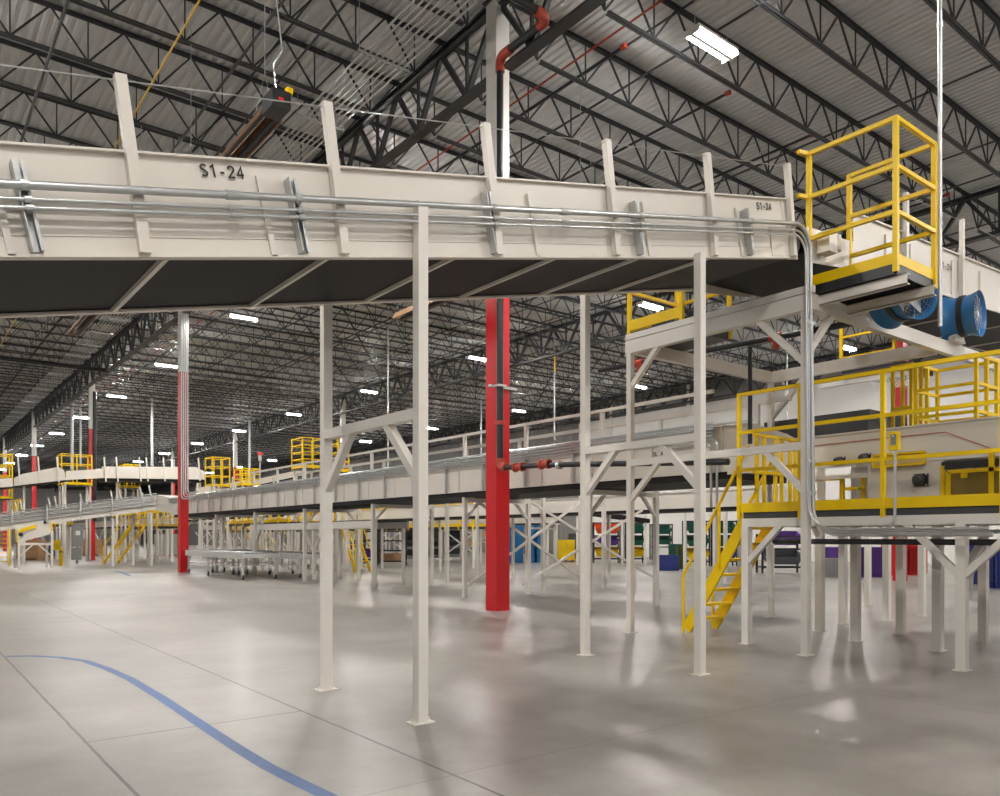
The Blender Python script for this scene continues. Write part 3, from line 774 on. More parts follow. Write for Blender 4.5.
# pipes under the deck
mb = MB(); mb.tube((9.66,6.2,1.44),(9.66,.3,1.44),.035,12); single('water_pipe',mb,'black','straight black pipe running beneath the mezzanine deck at right','pipe',(9.66,6.2,1.44),smooth=True)
for i,(x,z) in enumerate(((9.75,1.56),(9.86,1.56),(9.97,1.56))):
    mb = MB(); mb.tube((x,5.4,z),(x,.3,z),.022,8); single('conduit_pipe',mb,'galv','silver conduit under the mezzanine deck, %s from the front edge'%['first','second','third'][i],'conduit',(x,5.4,z),'conduits under the mezzanine deck',smooth=True)
# hose/cable chain hanging by the post
mb = MB()
pts = [P(985,532,X=10.4),P(980,545,X=10.35),P(973,557,X=10.3),P(969,575,X=10.3),P(968,600,X=10.3)]
mb.path(pts,.05,10); single('corrugated_hose',mb,'beige2','cream segmented hose curving down under the mezzanine behind the front post','hose',tuple(pts[-1]))
# dark chute and slate guard behind the guardrail
mb = MB(); a = P(748,421,X=12.9); 
y0=P(764,430,X=13.2).y; y1=P(868,430,X=13.2).y; z1=P(800,418,X=13.2).z; z0=2.9
mb.bb(13.2,13.26,y1,y0,z0,z1); mb.bb(13.2,14.6,y1-.02,y1,z0,z1); 
single('dark_chute',mb,'dark','long dark grey chute wall behind the conveyor, left of the red column','chute',(13.2,y0,z0))
mb = MB(); a = P(868,440,X=12.8); b = P(885,440,X=12.8)
mb.prism([(12.8,b.y,2.9),(12.8,a.y,2.9),(12.8,a.y,3.45),(12.8,(a.y+b.y)/2,3.5),(12.8,b.y,3.2)],(.4,0,0))
single('motor_cover',mb,'slate','slate grey cover at the right end of the dark chute','cover',(12.8,b.y,2.9))
# yellow ladder cages behind the guardrail
def cage(label, c, w_, d_, z0, z1, nz=3, rot=0, group=None, bar_=.05, toe=True, posts=(1,1)):
    """open guard cage: posts and rails on four sides of a small platform"""
    root = thing('guard_cage',label,'guard cage',(c[0],c[1],z0),group); x,y = c
    xs = [x-w_/2+w_*i/posts[0] for i in range(posts[0]+1)]; ys = [y-d_/2+d_*i/posts[1] for i in range(posts[1]+1)]
    pts = {(a,ys[0]) for a in xs}|{(a,ys[-1]) for a in xs}|{(xs[0],b) for b in ys}|{(xs[-1],b) for b in ys}
    for a,b in sorted(pts):
        mb = MB(); mb.bb(a-bar_/2,a+bar_/2,b-bar_/2,b+bar_/2,z0,z1); part(root,'post',mb,'yellow')
    for i in range(nz):
        z = z1-(z1-z0-.15)*i/nz-.02
        for p,q in (((xs[0],ys[0]),(xs[-1],ys[0])),((xs[-1],ys[0]),(xs[-1],ys[-1])),((xs[-1],ys[-1]),(xs[0],ys[-1])),((xs[0],ys[-1]),(xs[0],ys[0]))):
            mb = MB(); mb.bar((*p,z),(*q,z),bar_*.9,bar_*.9); part(root,'rail',mb,'yellow')
    if toe:
        for p,q in (((xs[0],ys[0]),(xs[-1],ys[0])),((xs[-1],ys[-1]),(xs[0],ys[-1])),((xs[0],ys[-1]),(xs[0],ys[0]))):
            mb = MB(); mb.bar((*p,z0+.12),(*q,z0+.12),.014,.14); part(root,'toe_board',mb,'yellow')
        mb = MB(); mb.bb(xs[0],xs[-1],ys[0],ys[-1],z0,z0+.05); part(root,'deck',mb,'black')
    if group and toe:
        for a in (xs[0]+.08,xs[-1]-.08): part(root,'support_leg',post_mb(a,ys[-1]-.08,0,z0,.1),'beige2'); part(root,'support_leg',post_mb(a,ys[0]+.08,0,z0,.1),'beige2')
    return root
def cage_px(label, x0, x1, ytop, ybot, D, dd, **k):
    """cage whose left/right/top/bottom edges are seen at the given pixels at depth D, dd = its own depth"""
    a = P(x0,ytop,D=D); b = P(x1,ybot,D=D); c = (a+b)/2; w_ = (b-a).xy.length/1.35
    z0, z1 = b.z, a.z
    return cage(label,(c.x,c.y),w_,dd,z0,z1,**k)
c1 = cage('yellow caged ladder platform behind the conveyor body right of the red column',(12.9,P(956,400,X=12.9).y),.75,.85,2.8,P(948,363,X=12.9).z,nz=3,posts=(2,1))
c1b = cage('narrow yellow caged ladder landing directly in front of the red column',(13.3,P(907,400,X=13.3).y),.35,.3,2.8,P(907,366,X=13.3).z,nz=2,toe=False)
pl = thing('small_platform','yellow edged mesh platform high up left of the red column at right','platform',(16.5,P(860,380,X=15.5).y,3.9))
a = P(842,366,X=14.8); b = P(895,352,X=14.8)
mb = MB(); mb.bb(14.76,14.8,b.y,a.y,a.z-.02,a.z+.16); part(pl,'toe_board',mb,'yellow')
mb = MB(); mb.bb(14.8,16.4,b.y,a.y,a.z-.16,a.z-.03); part(pl,'deck',mb,'black')
for y in (a.y,b.y):
    mb = MB(); mb.bb(14.75,14.8,y-.03,y+.03,a.z-.1,a.z+1.0); part(pl,'post',mb,'yellow')
for z in (.98,.55):
    mb = MB(); mb.bb(14.76,14.8,b.y,a.y,a.z+z-.02,a.z+z+.02); part(pl,'rail',mb,'yellow')
bm(pl,'beam',14.9,a.y+.5,14.9,b.y-.4,a.z-.28,.1,.16,'beige2')
# expanded metal panel hanging below
mb = MB(); q0 = P(872,385,X=14.6); q1 = P(912,385,X=14.6); zt_ = q0.z+.13; z_b = q0.z-.12
n = 16
for i in range(n):
    for j in range(6):
        yy = q1.y+(q0.y-q1.y)*(i+.5)/n; zz = z_b+(zt_-z_b)*(j+.5)/6; hy=(q0.y-q1.y)/n*.5; hz=(zt_-z_b)/12
        o_ = hy if j%2 else 0
        mb.bar((14.6,yy-hy+o_,zz),(14.6,yy+o_,zz+hz),.008); mb.bar((14.6,yy+o_,zz+hz),(14.6,yy+hy+o_,zz),.008)
        mb.bar((14.6,yy-hy+o_,zz),(14.6,yy+o_,zz-hz),.008); mb.bar((14.6,yy+o_,zz-hz),(14.6,yy+hy+o_,zz),.008)
part(pl,'mesh_panel',mb,'alu',label='grey expanded metal panel')
# yellow edged platform behind the tower, left
sp = thing('small_platform','yellow edged platform on the far side of the tower, left of the cage platform','platform',(9.6,8.7,4.6))
a = P(630,334,X=9.25); b = P(682,318,X=9.25)
zz0 = a.z
mb = MB(); mb.bb(9.22,9.25,b.y,a.y,zz0+.04,zz0+.2); part(sp,'toe_board',mb,'yellow')
mb = MB(); mb.bb(9.24,10.4,b.y,a.y,zz0-.13,zz0+.02); part(sp,'deck',mb,'black',label='dark grating deck')
for x,y in ((9.24,a.y),(9.24,b.y),(10.4,a.y),(10.4,b.y)):
    mb = MB(); mb.bb(x-.028,x+.028,y-.028,y+.028,zz0-.1,zz0+1.8); part(sp,'post',mb,'yellow')
for z in (.66,1.22,1.78):
    rail(sp,(9.24,b.y,zz0+z),(9.24,a.y,zz0+z)); rail(sp,(9.24,a.y,zz0+z),(10.4,a.y,zz0+z)); rail(sp,(10.4,b.y,zz0+z),(10.4,a.y,zz0+z))
mb = MB(); mb.bb(9.25,10.4,a.y-.02,a.y,zz0+.04,zz0+.2); part(sp,'toe_board',mb,'yellow')
# sprinkler drop with red tee near that platform
mb = MB(); mb.tube((11.6,11.5,4.95),(11.6,5.5,4.75),.05,10); rt = thing('sprinkler_pipe','black sprinkler main with red couplings passing behind the tower beams','pipe',(11.6,8.5,4.8)); part(rt,'pipe',mb,'black',smooth=True)
for y in (10.4,7.4):
    z = 4.75+.2*(y-5.5)/6; mb = MB(); mb.tube((11.6,y-.1,z),(11.6,y+.1,z),.075,10); mb.tube((11.6,y,z),(11.6,y,z-.2),.06,10); part(rt,'red_coupling',mb,'redpipe',smooth=True)
# black vertical pipe (x~750)
q = P(750,420,X=10.9); mb = MB(); mb.tube((q.x,q.y,3.0),(q.x,q.y,4.55),.035,10); single('drop_pipe',mb,'black','vertical black pipe between the two tower frames, above the yellow guardrail corner','pipe',(q.x,q.y,3.0),smooth=True)
# twin curved conduits over the tower's left (x~712)
for i in (0,1):
    x = 11.02; y = P(712,450,X=x).y + i*.12
    pts = [Vector((x,y+.9,3.2-.08*i))]+bend((x,y+.9,3.2-.08*i),(x,y-.1,3.2-.08*i),(x,y-.1,2.0),.15)+[Vector((x,y-.1,2.0))]
    mb = MB(); mb.path(pts,.022,8); single('conduit_pipe',mb,'galv','%s of two bent silver conduits dropping from the background conveyor left of the guardrail'%['front one','rear one'][i],'conduit',tuple(pts[-1]),smooth=True)
# ================================================================ BACKGROUND CONVEYOR ALONG Y (X = 11.1)
bc = thing('belt_conveyor','long cream background conveyor with silver conduits, running left from the tower behind the red column','conveyor',(12,24,2.5))
Y0,Y1 = 8.0,40.5; zt_,zb_ = 3.38,2.6
for xs,xi in ((XB,1),(XB+1.8,-1)):
    mb = MB(); mb.bb(xs,xs+xi*.01,Y0,Y1,zb_,zt_); mb.bb(xs-xi*.03,xs+xi*.04,Y0,Y1,zt_-.015,zt_); mb.bb(xs-xi*.02,xs,Y0,Y1,zb_,zb_+.06)
    part(bc,'side_panel',mb,'beige')
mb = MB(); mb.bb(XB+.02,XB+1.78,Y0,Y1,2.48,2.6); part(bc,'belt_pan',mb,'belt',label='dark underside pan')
mb = MB(); mb.bb(XB+.05,XB+1.75,Y0,Y1,2.95,2.97); part(bc,'belt',mb,'dark')
y = Y0+.6
while y < Y1:
    mb = MB(); mb.bb(XB-.09,XB-.035,y-.025,y+.025,2.62,3.42); part(bc,'conduit_bracket',mb,'strut'); y += 1.55
y = Y0+.1; yy = []
while y < Y1:
    mb = MB(); mb.bb(XB-.03,XB,y-.02,y+.02,zb_,zt_); part(bc,'stiffener',mb,'beige'); y += 1.55
for i,(dx,dz) in enumerate(((-.10,3.40),(-.10,3.34),(-.10,3.28),(-.14,3.43),(-.10,3.22))):
    mb = MB(); mb.tube((XB+dx,Y0+.2 if i else Y0-.6,dz),(XB+dx,Y1+1,dz),.019 if i else .024,7)
    single('conduit_pipe',mb,'galv','silver conduit on the long background conveyor, %s of five down'%['second','third','fourth','top one','lowest'][i],'conduit',(XB+dx,Y0,dz),'conduits on the background conveyor',smooth=True)
gy = [8.6+2.35*k for k in range(14)]
for xx in (XB+.03, XB+1.77):
    for y in gy:
        mb = MB(); mb.bb(xx-.035,xx+.035,y-.04,y+.04,3.3,3.98 if xx<12 else 4.02); part(bc,'guard_post',mb,'beige')
mb = MB(); mb.bar((XB+.03,8.3,4.0),(XB+.03,30,4.0),.06,.06); part(bc,'top_rail',mb,'beige')
mb = MB(); mb.bar((XB+1.77,7.9,4.02),(XB+1.77,30,4.02),.05,.08); part(bc,'top_rail',mb,'beige')
q = P(656,454,X=XB-.02); text_part(bc,'lettering','D1L.4',(XB-.006,q.y,q.z),(0,-1,0),(0,0,1),.08)
q = P(413,478,X=XB-.02); text_part(bc,'lettering','FL2',(XB-.006,q.y,q.z),(0,-1,0),(0,0,1),.12)
SY = [11.4,15.75,20.4,25.2,29.8,34.4,39.0]
for i,y in enumerate(SY):
    fr_ = thing('support_frame','cream two-post trestle under the background conveyor, %s from the right'%['first','second','third','fourth','fifth','sixth','seventh'][i],'steel frame',(12.2,y,0),'trestles under the background conveyor')
    for x in (11.2,13.25): part(fr_,'post',post_mb(x,y,0,2.5 if x<12 else 2.5,.1),'beige2'); part(fr_,'base_plate',plate_mb(x,y,.08),'beige2')
    bm(fr_,'cross_beam',11.2,y,13.25,y,2.42,.08,.1)
    brX(fr_,11.2,y,2.36,1,.35,.06); brX(fr_,13.25,y,2.36,-1,.35,.06)
# cross-braced bays
def xbrace(label, a, b, za, zb2):
    root = thing('cross_brace',label,'brace',(a[0],a[1],za))
    for p,q in (((*a,za),(*b,zb2)),((*a,zb2),(*b,za))):
        mb = MB(); mb.bar(p,q,.05,.06); part(root,'diagonal',mb,'beige2')
xbrace('large diagonal cross brace right of the large red column',(11.2,15.62),(15.4,15.9),.3,2.55)
xbrace('second diagonal cross brace, behind the second support frame',(13.2,15.9),(18.0,15.5),.25,2.55)
for (x,y),lb in (((14.04,16.06),'slim cream post beyond the cross braces, left one'),((15.41,16.01),'slim cream post beyond the cross braces, middle one'),((16.55,16.22),'slim cream post beyond the cross braces, right one'),((18.05,15.5),'slim cream post where the second cross brace ends'),
                 ((14.32,21.13),'slim cream post just left of the large red column'),((16.93,23.03),'slim cream post right beside the large red column'),((21,15.2),'slim cream post behind the yellow stair'),((26.6,17.3),'far slim cream post under the mezzanine'),((26.1,20.9),'far slim cream post left of the yellow stair'),((12.2,36.5),'slim cream post left of the low roller conveyors')):
    rp = thing('steel_post',lb,'post',(x,y,0)); part(rp,'shaft',post_mb(x,y,0,2.6 if x>14 else 2.48,.1),'beige2'); part(rp,'base_plate',plate_mb(x,y,.08),'beige2')
# second level line behind, seen under the first
b2 = thing('belt_conveyor','second cream conveyor line behind the first, seen below its dark underside','conveyor',(16.5,22,2.3))
for x in (17.45,18.65):
    mb = MB(); mb.bb(x,x+.01,11,42,2.3,2.75); mb.bb(x-.03,x+.03,11,42,2.74,2.76); part(b2,'side_panel',mb,'beige')
mb = MB(); mb.bb(17.47,18.64,11,42,2.22,2.3); part(b2,'belt_pan',mb,'belt')
for y in (13,18,23,28,33,38,41):
    for x in (17.5,18.6): part(b2,'post',post_mb(x,y,0,2.25,.09),'beige2')
# low accumulation conveyor with legs
lc = thing('roller_conveyor','low cream framed roller conveyor on legs, left of the second support frame','conveyor',(12,26,0))
LX0,LX1,LY0,LY1 = 11.6,12.7,20.9,31.4
for x in (LX0,LX1):
    mb = MB(); mb.bb(x-.03,x+.03,LY0,LY1,1.77,2.0); part(lc,'side_rail',mb,'beige2')
mb = MB(); y = LY0+.05
while y < LY1: mb.tube((LX0+.03,y,2.0),(LX1-.03,y,2.0),.03,8); y += .1
r_ = part(lc,'roller_bed',mb,'dark',smooth=True); r_['kind']='stuff'
for y in (LY0+.2,25.46,31.2):
    for x in (LX0+.05,LX1-.05): part(lc,'leg',post_mb(x,y,0,1.77,.09),'beige2')
for y,s_ in ((25.46,1),(31.2,-1),(25.46,-1)): brY(lc,LX0+.05,y,1.77,s_,.7,.06)
# roller conveyor carts on casters
def cart(label, x, y, w_, L, z, rz=0):
    root = thing('roller_cart',label,'roller conveyor',(x,y,0),'roller conveyor sections on casters')
    c_, s_ = math.cos(rz), math.sin(rz)
    def T(p): return Vector((x+p[0]*c_-p[1]*s_, y+p[0]*s_+p[1]*c_, p[2]))
    def tb(name, x0,x1,y0,y1,z0,z1, m):
        mb = MB(); mb.bb(x0,x1,y0,y1,z0,z1); mb.v = [T(v) for v in mb.v]; return part(root,name,mb,m)
    for sx in (-1,1): tb('side_rail',sx*w_/2-.02,sx*w_/2+.02,-L/2,L/2,z-.22,z,'alu')
    for sy in (-1,1): tb('end_rail',-w_/2,w_/2,sy*L/2-.02,sy*L/2+.02,z-.18,z-.03,'alu')
    mb = MB(); yy = -L/2+.08
    while yy < L/2-.04:
        mb.tube((-w_/2+.02,yy,z-.005),(w_/2-.02,yy,z-.005),.03,8); yy += .085
    mb.v = [T(v) for v in mb.v]; part(root,'rollers',mb,'roller',smooth=True)
    for sx in (-1,1):
        for sy in (-1,1):
            px_, py_ = sx*(w_/2-.06), sy*(L/2-.22)
            mb = MB(); mb.bb(px_-.03,px_+.03,py_-.03,py_+.03,.2,z-.2); mb.bar((px_,py_,z-.5),(px_,py_-sy*.3,z-.22),.03); mb.v = [T(v) for v in mb.v]; part(root,'leg',mb,'alu')
            mb = MB(); mb.bb(px_-.05,px_+.05,py_-.04,py_+.04,.17,.2); mb.bb(px_-.045,px_-.03,py_-.03,py_+.03,.06,.18); mb.bb(px_+.03,px_+.045,py_-.03,py_+.03,.06,.18); mb.v=[T(v) for v in mb.v]; fk = part(root,'caster_fork',mb,'alu')
            mb = MB(); mb.tube((px_-.025,py_,.085),(px_+.025,py_,.085),.085,16); mb.v=[T(v) for v in mb.v]; part(root,'caster_wheel',mb,'black',smooth=True)
        tb('tie_bar',sx*(w_/2-.06)-.015,sx*(w_/2-.06)+.015,-L/2+.2,L/2-.2,.42,.46,'alu')
    return root
cart('steel roller conveyor section on casters beside the conduit column, leftmost', 10.35, 32.5, 1.1, 3.0, .95)
cart('steel roller conveyor section on casters nearest the camera', 10.3, 28.9, 1.3, 4.2, .95)
cart('steel roller conveyor section on casters, rightmost behind the cream post', 12.4, 28.7, 1.1, 3.4, .9)
cart('steel roller conveyor section on casters at the back of the group', 11.95, 32.8, 1.1, 3.2, .92)

# ================================================================ FAR LEFT DECLINING CONVEYOR
YL = 42.2
fl = thing('belt_conveyor','cream declining conveyor covered in silver conduits at far left','conveyor',(6,43,2.4))
def zl(x): return 1.62+.165*(x-3.0)
XL0, XL1 = 1.0, 10.7
for ys,yi in ((YL,1),(YL+1.8,-1)):
    mb = MB(); mb.prism([(XL0,ys,zl(XL0)),(XL1,ys,zl(XL1)),(XL1,ys,zl(XL1)+.75),(XL0,ys,zl(XL0)+.75)],(0,yi*.02,0)); part(fl,'side_panel',mb,'beige')
mb = MB(); mb.prism([(XL0,YL+.02,zl(XL0)+.0),(XL1,YL+.02,zl(XL1)),(XL1,YL+.02,zl(XL1)+.03),(XL0,YL+.02,zl(XL0)+.03)],(0,1.76,0)); part(fl,'belt_pan',mb,'belt')
for i in range(7):
    z = .28+.09*i; mb = MB(); mb.tube((XL0,YL-.08-.05*(i%2),zl(XL0)+z),(XL1,YL-.08-.05*(i%2),zl(XL1)+z),.026,6)
    single('conduit_pipe',mb,'galv','silver conduit on the declining far-left conveyor, %s from the bottom'%['first','second','third','fourth','fifth','sixth','seventh'][i],'conduit',(XL0,YL,zl(XL0)+z),'conduits on the declining conveyor',smooth=True)
for k in range(7):
    x = 1.6+1.4*k; mb = MB(); mb.prism([(x,YL-.16,zl(x)+.1),(x+.06,YL-.16,zl(x)+.1),(x+.06,YL-.16,zl(x)+.95),(x,YL-.16,zl(x)+.95)],(0,.04,0)); part(fl,'conduit_bracket',mb,'strut')
    mb = MB(); mb.bar((x+.5,YL-.02,zl(x)+.6),(x+.35,YL-.02,zl(x)+1.35),.08,.06); part(fl,'guard_post',mb,'beige'); mb = MB(); mb.bar((x+.5,YL+1.8,zl(x)+.6),(x+.35,YL+1.8,zl(x)+1.35),.08,.06); part(fl,'guard_post',mb,'beige')
# junction box connecting declining conveyor to long one
mb = MB(); mb.prism([(10.7,YL,2.85),(11.1,YL,2.85),(11.1,YL-1.7,2.6),(11.1,YL-1.7,3.4),(11.1,YL,3.75),(10.7,YL,3.7)][:0] or [(10.7,YL,2.85),(11.12,40.4,2.62),(11.12,40.4,3.4),(10.7,YL,3.65)],(1.8,.3,0)); part(fl,'junction',mb,'beige')
for (x,y,h) in ((9.42,47.7,2.6),(8.7,YL+.1,2.4),(10.5,YL+.1,2.75),(10.9,44.5,2.8),(11.7,45.9,2.8),(10.0,YL+1.7,2.7),(7.0,YL+1.7,2.1)):
    part(fl,'post',post_mb(x,y,0,h,.1),'beige2')
# machine drive box on its stand
mc = thing('drive_unit','cream drive box with yellow guard on a braced cream stand at far left','machine',(5.5,YL-.3,0))
ms_y = YL-.05
def px_poly(pts, Y): return [P(a,b,Y=Y) for a,b in pts]
body = px_poly([(15,527.5),(50,518.5),(53,533.5),(19,542.5)], ms_y)
mb = MB(); mb.prism(body,(0,1.6,0)); part(mc,'body',mb,'beige')
g = px_poly([(19,529.5),(36,524.5),(36,528),(19,532.5)], ms_y-.1); mb = MB(); mb.prism(g,(0,.12,0)); part(mc,'yellow_guard',mb,'yellow')
q = P(21,534.5,Y=ms_y-.1); mb = MB(); mb.tube(q,q+Vector((0,.12,0)),.09,14); part(mc,'motor',mb,'black')
q = P(45.5,522,Y=ms_y-.1); mb = MB(); mb.tube(q,q+Vector((0,.12,0)),.08,14); part(mc,'motor',mb,'black')
for a,b in ((15,530),(50.5,522)):
    q = px_poly([(a,b),(a+1.4,b),(a+3,b+12),(a+1.4,b+12)], ms_y-.03); mb = MB(); mb.prism(q,(0,.03,0)); part(mc,'yellow_trim',mb,'yellow')
xa, xb = P(19,569,Y=ms_y).x, P(52,568,Y=ms_y).x; zbm = P(30,544,Y=ms_y).z
for x in (xa,xb): part(mc,'post',post_mb(x,ms_y,0,zbm+(.25 if x==xa else .6),.1),'beige2'); part(mc,'post',post_mb(x,ms_y+1.5,0,zbm,.1),'beige2')
bm(mc,'beam',xa,ms_y,xb,ms_y,zbm,.08,.1); brX(mc,xa,ms_y,zbm-.05,1,.45,.06); brX(mc,xb,ms_y,zbm-.05,-1,.45,.06)
# bollard, cabinet
q = P(61,566,Z=0); bo = thing('bollard','yellow safety bollard beside the drive box stand at far left','bollard',tuple(q)); mb = MB(); mb.tube(q,q+Vector((0,0,.85)),.09,16); mb.lathe(q+Vector((0,0,.85)),(0,0,1),[(.09,0),(.085,.05),(.05,.09),(.001,.1)],16); part(bo,'shaft',mb,'yellow',smooth=True)
mb = MB(); mb.tube(q+Vector((0,0,.7)),q+Vector((0,0,.76)),.093,16); part(bo,'band',mb,'black')
q = P(77,560,D=44); q.z=0; ec = thing('electrical_cabinet','tall grey electrical cabinet between the far-left posts','cabinet',tuple(q))
mb = MB(); mb.bb(q.x-.25,q.x+.3,q.y-.2,q.y+.2,.95,2.2); part(ec,'upper_box',mb,'grey')
mb = MB(); mb.bb(q.x-.25,q.x+.2,q.y-.2,q.y+.2,.22,.9); mb.bb(q.x-.05,q.x+.05,q.y-.1,q.y+.1,0,.25); mb.bb(q.x-.05,q.x+.05,q.y-.1,q.y+.1,.88,.97); part(ec,'lower_box',mb,'grey')
mb = MB(); mb.bb(q.x-.1,q.x+.12,q.y-.215,q.y-.2,1.6,1.85); part(ec,'label_plate',mb,'white')
q = P(56,560,D=45); mb = MB(); mb.bb(q.x-.22,q.x+.22,q.y-.05,q.y+.05,P(56,550,D=45).z,P(56,540,D=45).z); mb.bb(q.x+.16,q.x+.22,q.y-.03,q.y+.03,0,.9)
single('signboard',mb,'yellow','small blank yellow board on a post behind the drive box stand','sign',(q.x,q.y,0))
# stairs
stair('yellow stair with handrails behind the far-left conveyor, left of the conduit column',(9.3,47.4,0),(10.2,45.4,2.05),.85,(.9,.3,0),9,w_=.06)
q = P(9,566,Z=0); stair('yellow stair at the extreme left edge of the photo',(q.x,q.y,0),(q.x+.3,q.y+3.0,2.1),.85,(-1,0,0),9,w_=.06)
q = P(366,572,Z=0); stair('yellow stair descending between the two front support posts, in the background',(q.x-.5,q.y,0),(q.x-.4,q.y+1.7,2.1),.7,(1,0,0),9,w_=.05)
q = P(266,556,Z=0); stair('distant yellow stair behind the roller conveyor sections',(q.x-.5,q.y,0),(q.x-.6,q.y+6.2,3.6),1.2,(1,0,0),11,w_=.08)
# yellow platform above the middle stair
def yplat(label,x0,x1,y0,y1,z,h=1.1,bar_=.05,**k):
    root = thing('small_platform',label,'platform',((x0+x1)/2,(y0+y1)/2,z))
    mb = MB(); mb.bb(x0,x1,y0,y1,z-.12,z); part(root,'deck',mb,'black')
    guard(root,(x0,y0),(x0,y1),z,(h,h/2),w_=bar_,drop=.15); guard(root,(x1,y0),(x1,y1),z,(h,h/2),w_=bar_)
    for x in (x0+.1,x1-.1):
        for y in (y0+.1,y1-.1): part(root,'leg',post_mb(x,y,0,z-.12,.09),'beige2')
    return root
q = P(366,572,Z=0)
yplat('yellow railed platform at the head of the background stair between the front posts',q.x-.6,q.x+.6,q.y+1.7,q.y+8,2.1)
yplat('yellow railed platform behind the long conveyor, left of the front posts',14.3,15.3,34,42,2.2)
yplat('yellow railed platform behind the declining far-left conveyor',11.6,13,45.6,52,2.1,bar_=.07)
yplat('yellow railed platform over the far-left stair',4.2,6,51.5,58,2.6,bar_=.08)
# ---------------------------------------------------------------- upper far conveyor and cages
uf = thing('belt_conveyor','high cream conveyor line crossing far left behind the red columns','conveyor',(12,50,5.1))
def px_panel(root,name,pts,Y,dep,m='beige'):
    mb = MB(); mb.prism([P(a,b,Y=Y) for a,b in pts],(0,dep,0)); return part(root,name,mb,m)
px_panel(uf,'side_panel',[(102,466.5),(196,467),(205,472),(206,479.5),(102,478)],49,.05)
px_panel(uf,'side_panel',[(14,478),(22,474),(58,467),(64,470),(66,480),(14,486)],49,.05)
px_panel(uf,'side_panel',[(-20,480),(12,478),(13,486.5),(-20,489)],49,.05)
px_panel(uf,'belt_pan',[(102,478),(206,479.5),(206,482),(102,481)],49.05,1.7,'belt')
px_panel(uf,'belt_pan',[(-20,489),(66,480),(66,481.5),(-20,491)],49.05,1.7,'belt')
px_panel(uf,'side_panel',[(66,471),(102,469),(102,478),(66,480)],49,.05)
for px_ in (106,118,141,148,165,20,40,59,181,200):
    a = P(px_,466,Y=48.96); mb = MB(); mb.bar((a.x,a.y,a.z-.9),(a.x-.1,a.y,a.z+.5),.09,.07); part(uf,'guard_post',mb,'beige')
for px_,yb in ((24,560),(65,560),(117,556),(172,556),(200,556)):
    a = P(px_,482,Y=49.5); part(uf,'post',post_mb(a.x,a.y,0,a.z,.11),'beige2')
cage_px('yellow guard cage on the high far-left conveyor, beside the black-piped red column',57,93,455,486,47,1.2,group='far guard cages',bar_=.06,posts=(2,1))
cage_px('yellow guard cage at the left photo edge, upper level',-6,12,455,500,44,1.3,group='far guard cages',bar_=.07,nz=4)
cage_px('yellow guard cage midway between the two nearest far red columns',120,139,465,489,47,1.2,group='far guard cages',bar_=.06,nz=4,posts=(2,1))
cage_px('yellow guard cage right of the conduit column',206,229,458,488,44,1.2,group='far guard cages',bar_=.06,nz=3,posts=(2,1))
cage_px('lower yellow guard cage left of the silver hanging pole',235,259,469,487,42,1.2,group='far guard cages',bar_=.06,nz=3,posts=(3,1))
cage_px('tall yellow guard cage just left of the front support post',293,322,439,470,36,1.2,group='far guard cages',bar_=.05,nz=4,posts=(2,1))
cage_px('yellow guard cage behind the front support beam, right half',330,346,436,474,34,1.0,group='far guard cages',bar_=.05,nz=4)
# second high far line right of conduit column
rl = thing('belt_conveyor','distant cream conveyor rising behind the guard cages left of centre','conveyor',(24,50,3.5))
px_panel(rl,'side_panel',[(196,488),(262,478),(345,460),(345,466),(262,484),(196,494)],44,.05)
px_panel(rl,'belt_pan',[(196,494),(262,484),(345,466),(345,467),(262,485.5),(196,495.5)],44.05,1.6,'belt')
for px_ in (215,270,330):
    a = P(px_,490,Y=44.8); part(rl,'post',post_mb(a.x,a.y,0,a.z,.1),'beige2')
# ---------------------------------------------------------------- hanging silver poles
def pole(label,px_,ytop,ybot,D,r=.05):
    a = P(px_,ytop,D=D); b = P(px_,ybot,D=D); mb = MB(); mb.tube((a.x,a.y,b.z),(a.x,a.y,12.58),r,8)
    return single('hanging_conduit',mb,'galv',label,'conduit',(a.x,a.y,b.z),'silver conduits dropping from the roof',smooth=True)
pole('silver pole dropping from the roof left of the black-piped red column, left one',72,400,470,62,.12)
pole('silver pole dropping from the roof left of the black-piped red column, right one',80.5,400,466,62,.08)
pole('silver pole dropping from the roof midway between two red columns',152,405,466,62,.12)
pole('silver pole dropping from the roof right of the yellow guard cages',249.5,418,480,68,.12)
pole('thin silver pole dropping from the roof above the front frame beam',388,340,470,38,.035)
pole('thin silver pole dropping from the roof, hung with a yellow tag',554.5,352,440,42,.04)
pole('silver pole dropping from the roof left of the large red column',481,400,470,60,.06)
pole('thin silver pole right of the second support frame',630,400,470,40,.05)
pole('silver pole behind the twin tower beams at right',787,330,430,39,.04)
a = P(554.5,355,D=41.9); mb = MB(); mb.path([(a.x,a.y-.03,a.z),(a.x+.02,a.y-.05,a.z-.5),(a.x,a.y-.03,a.z-.9)],.05,6); mb.bb(a.x-.25,a.x+.25,a.y-.05,a.y+.05,a.z-.02,a.z+.05)
single('yellow_tag',mb,'yellowcable','short yellow hanging cable end on a thin silver pole','cable',tuple(a))
a = P(260,455,D=40); bk = thing('warning_beacon','red-topped warning beacon on a thin grey pole above the long conveyor','beacon',(a.x,a.y,2.6))
mb = MB(); mb.tube((a.x,a.y,2.7),(a.x,a.y,a.z),.03,8); mb.tube((a.x,a.y,a.z-.3),(a.x,a.y,a.z),.09,10); part(bk,'pole',mb,'ltgrey')
mb = MB(); mb.tube((a.x,a.y,a.z),(a.x,a.y,a.z-.12),.13,12); mb.v=[v+Vector((0,0,.12)) for v in mb.v]; part(bk,'red_lens',mb,'redbright')
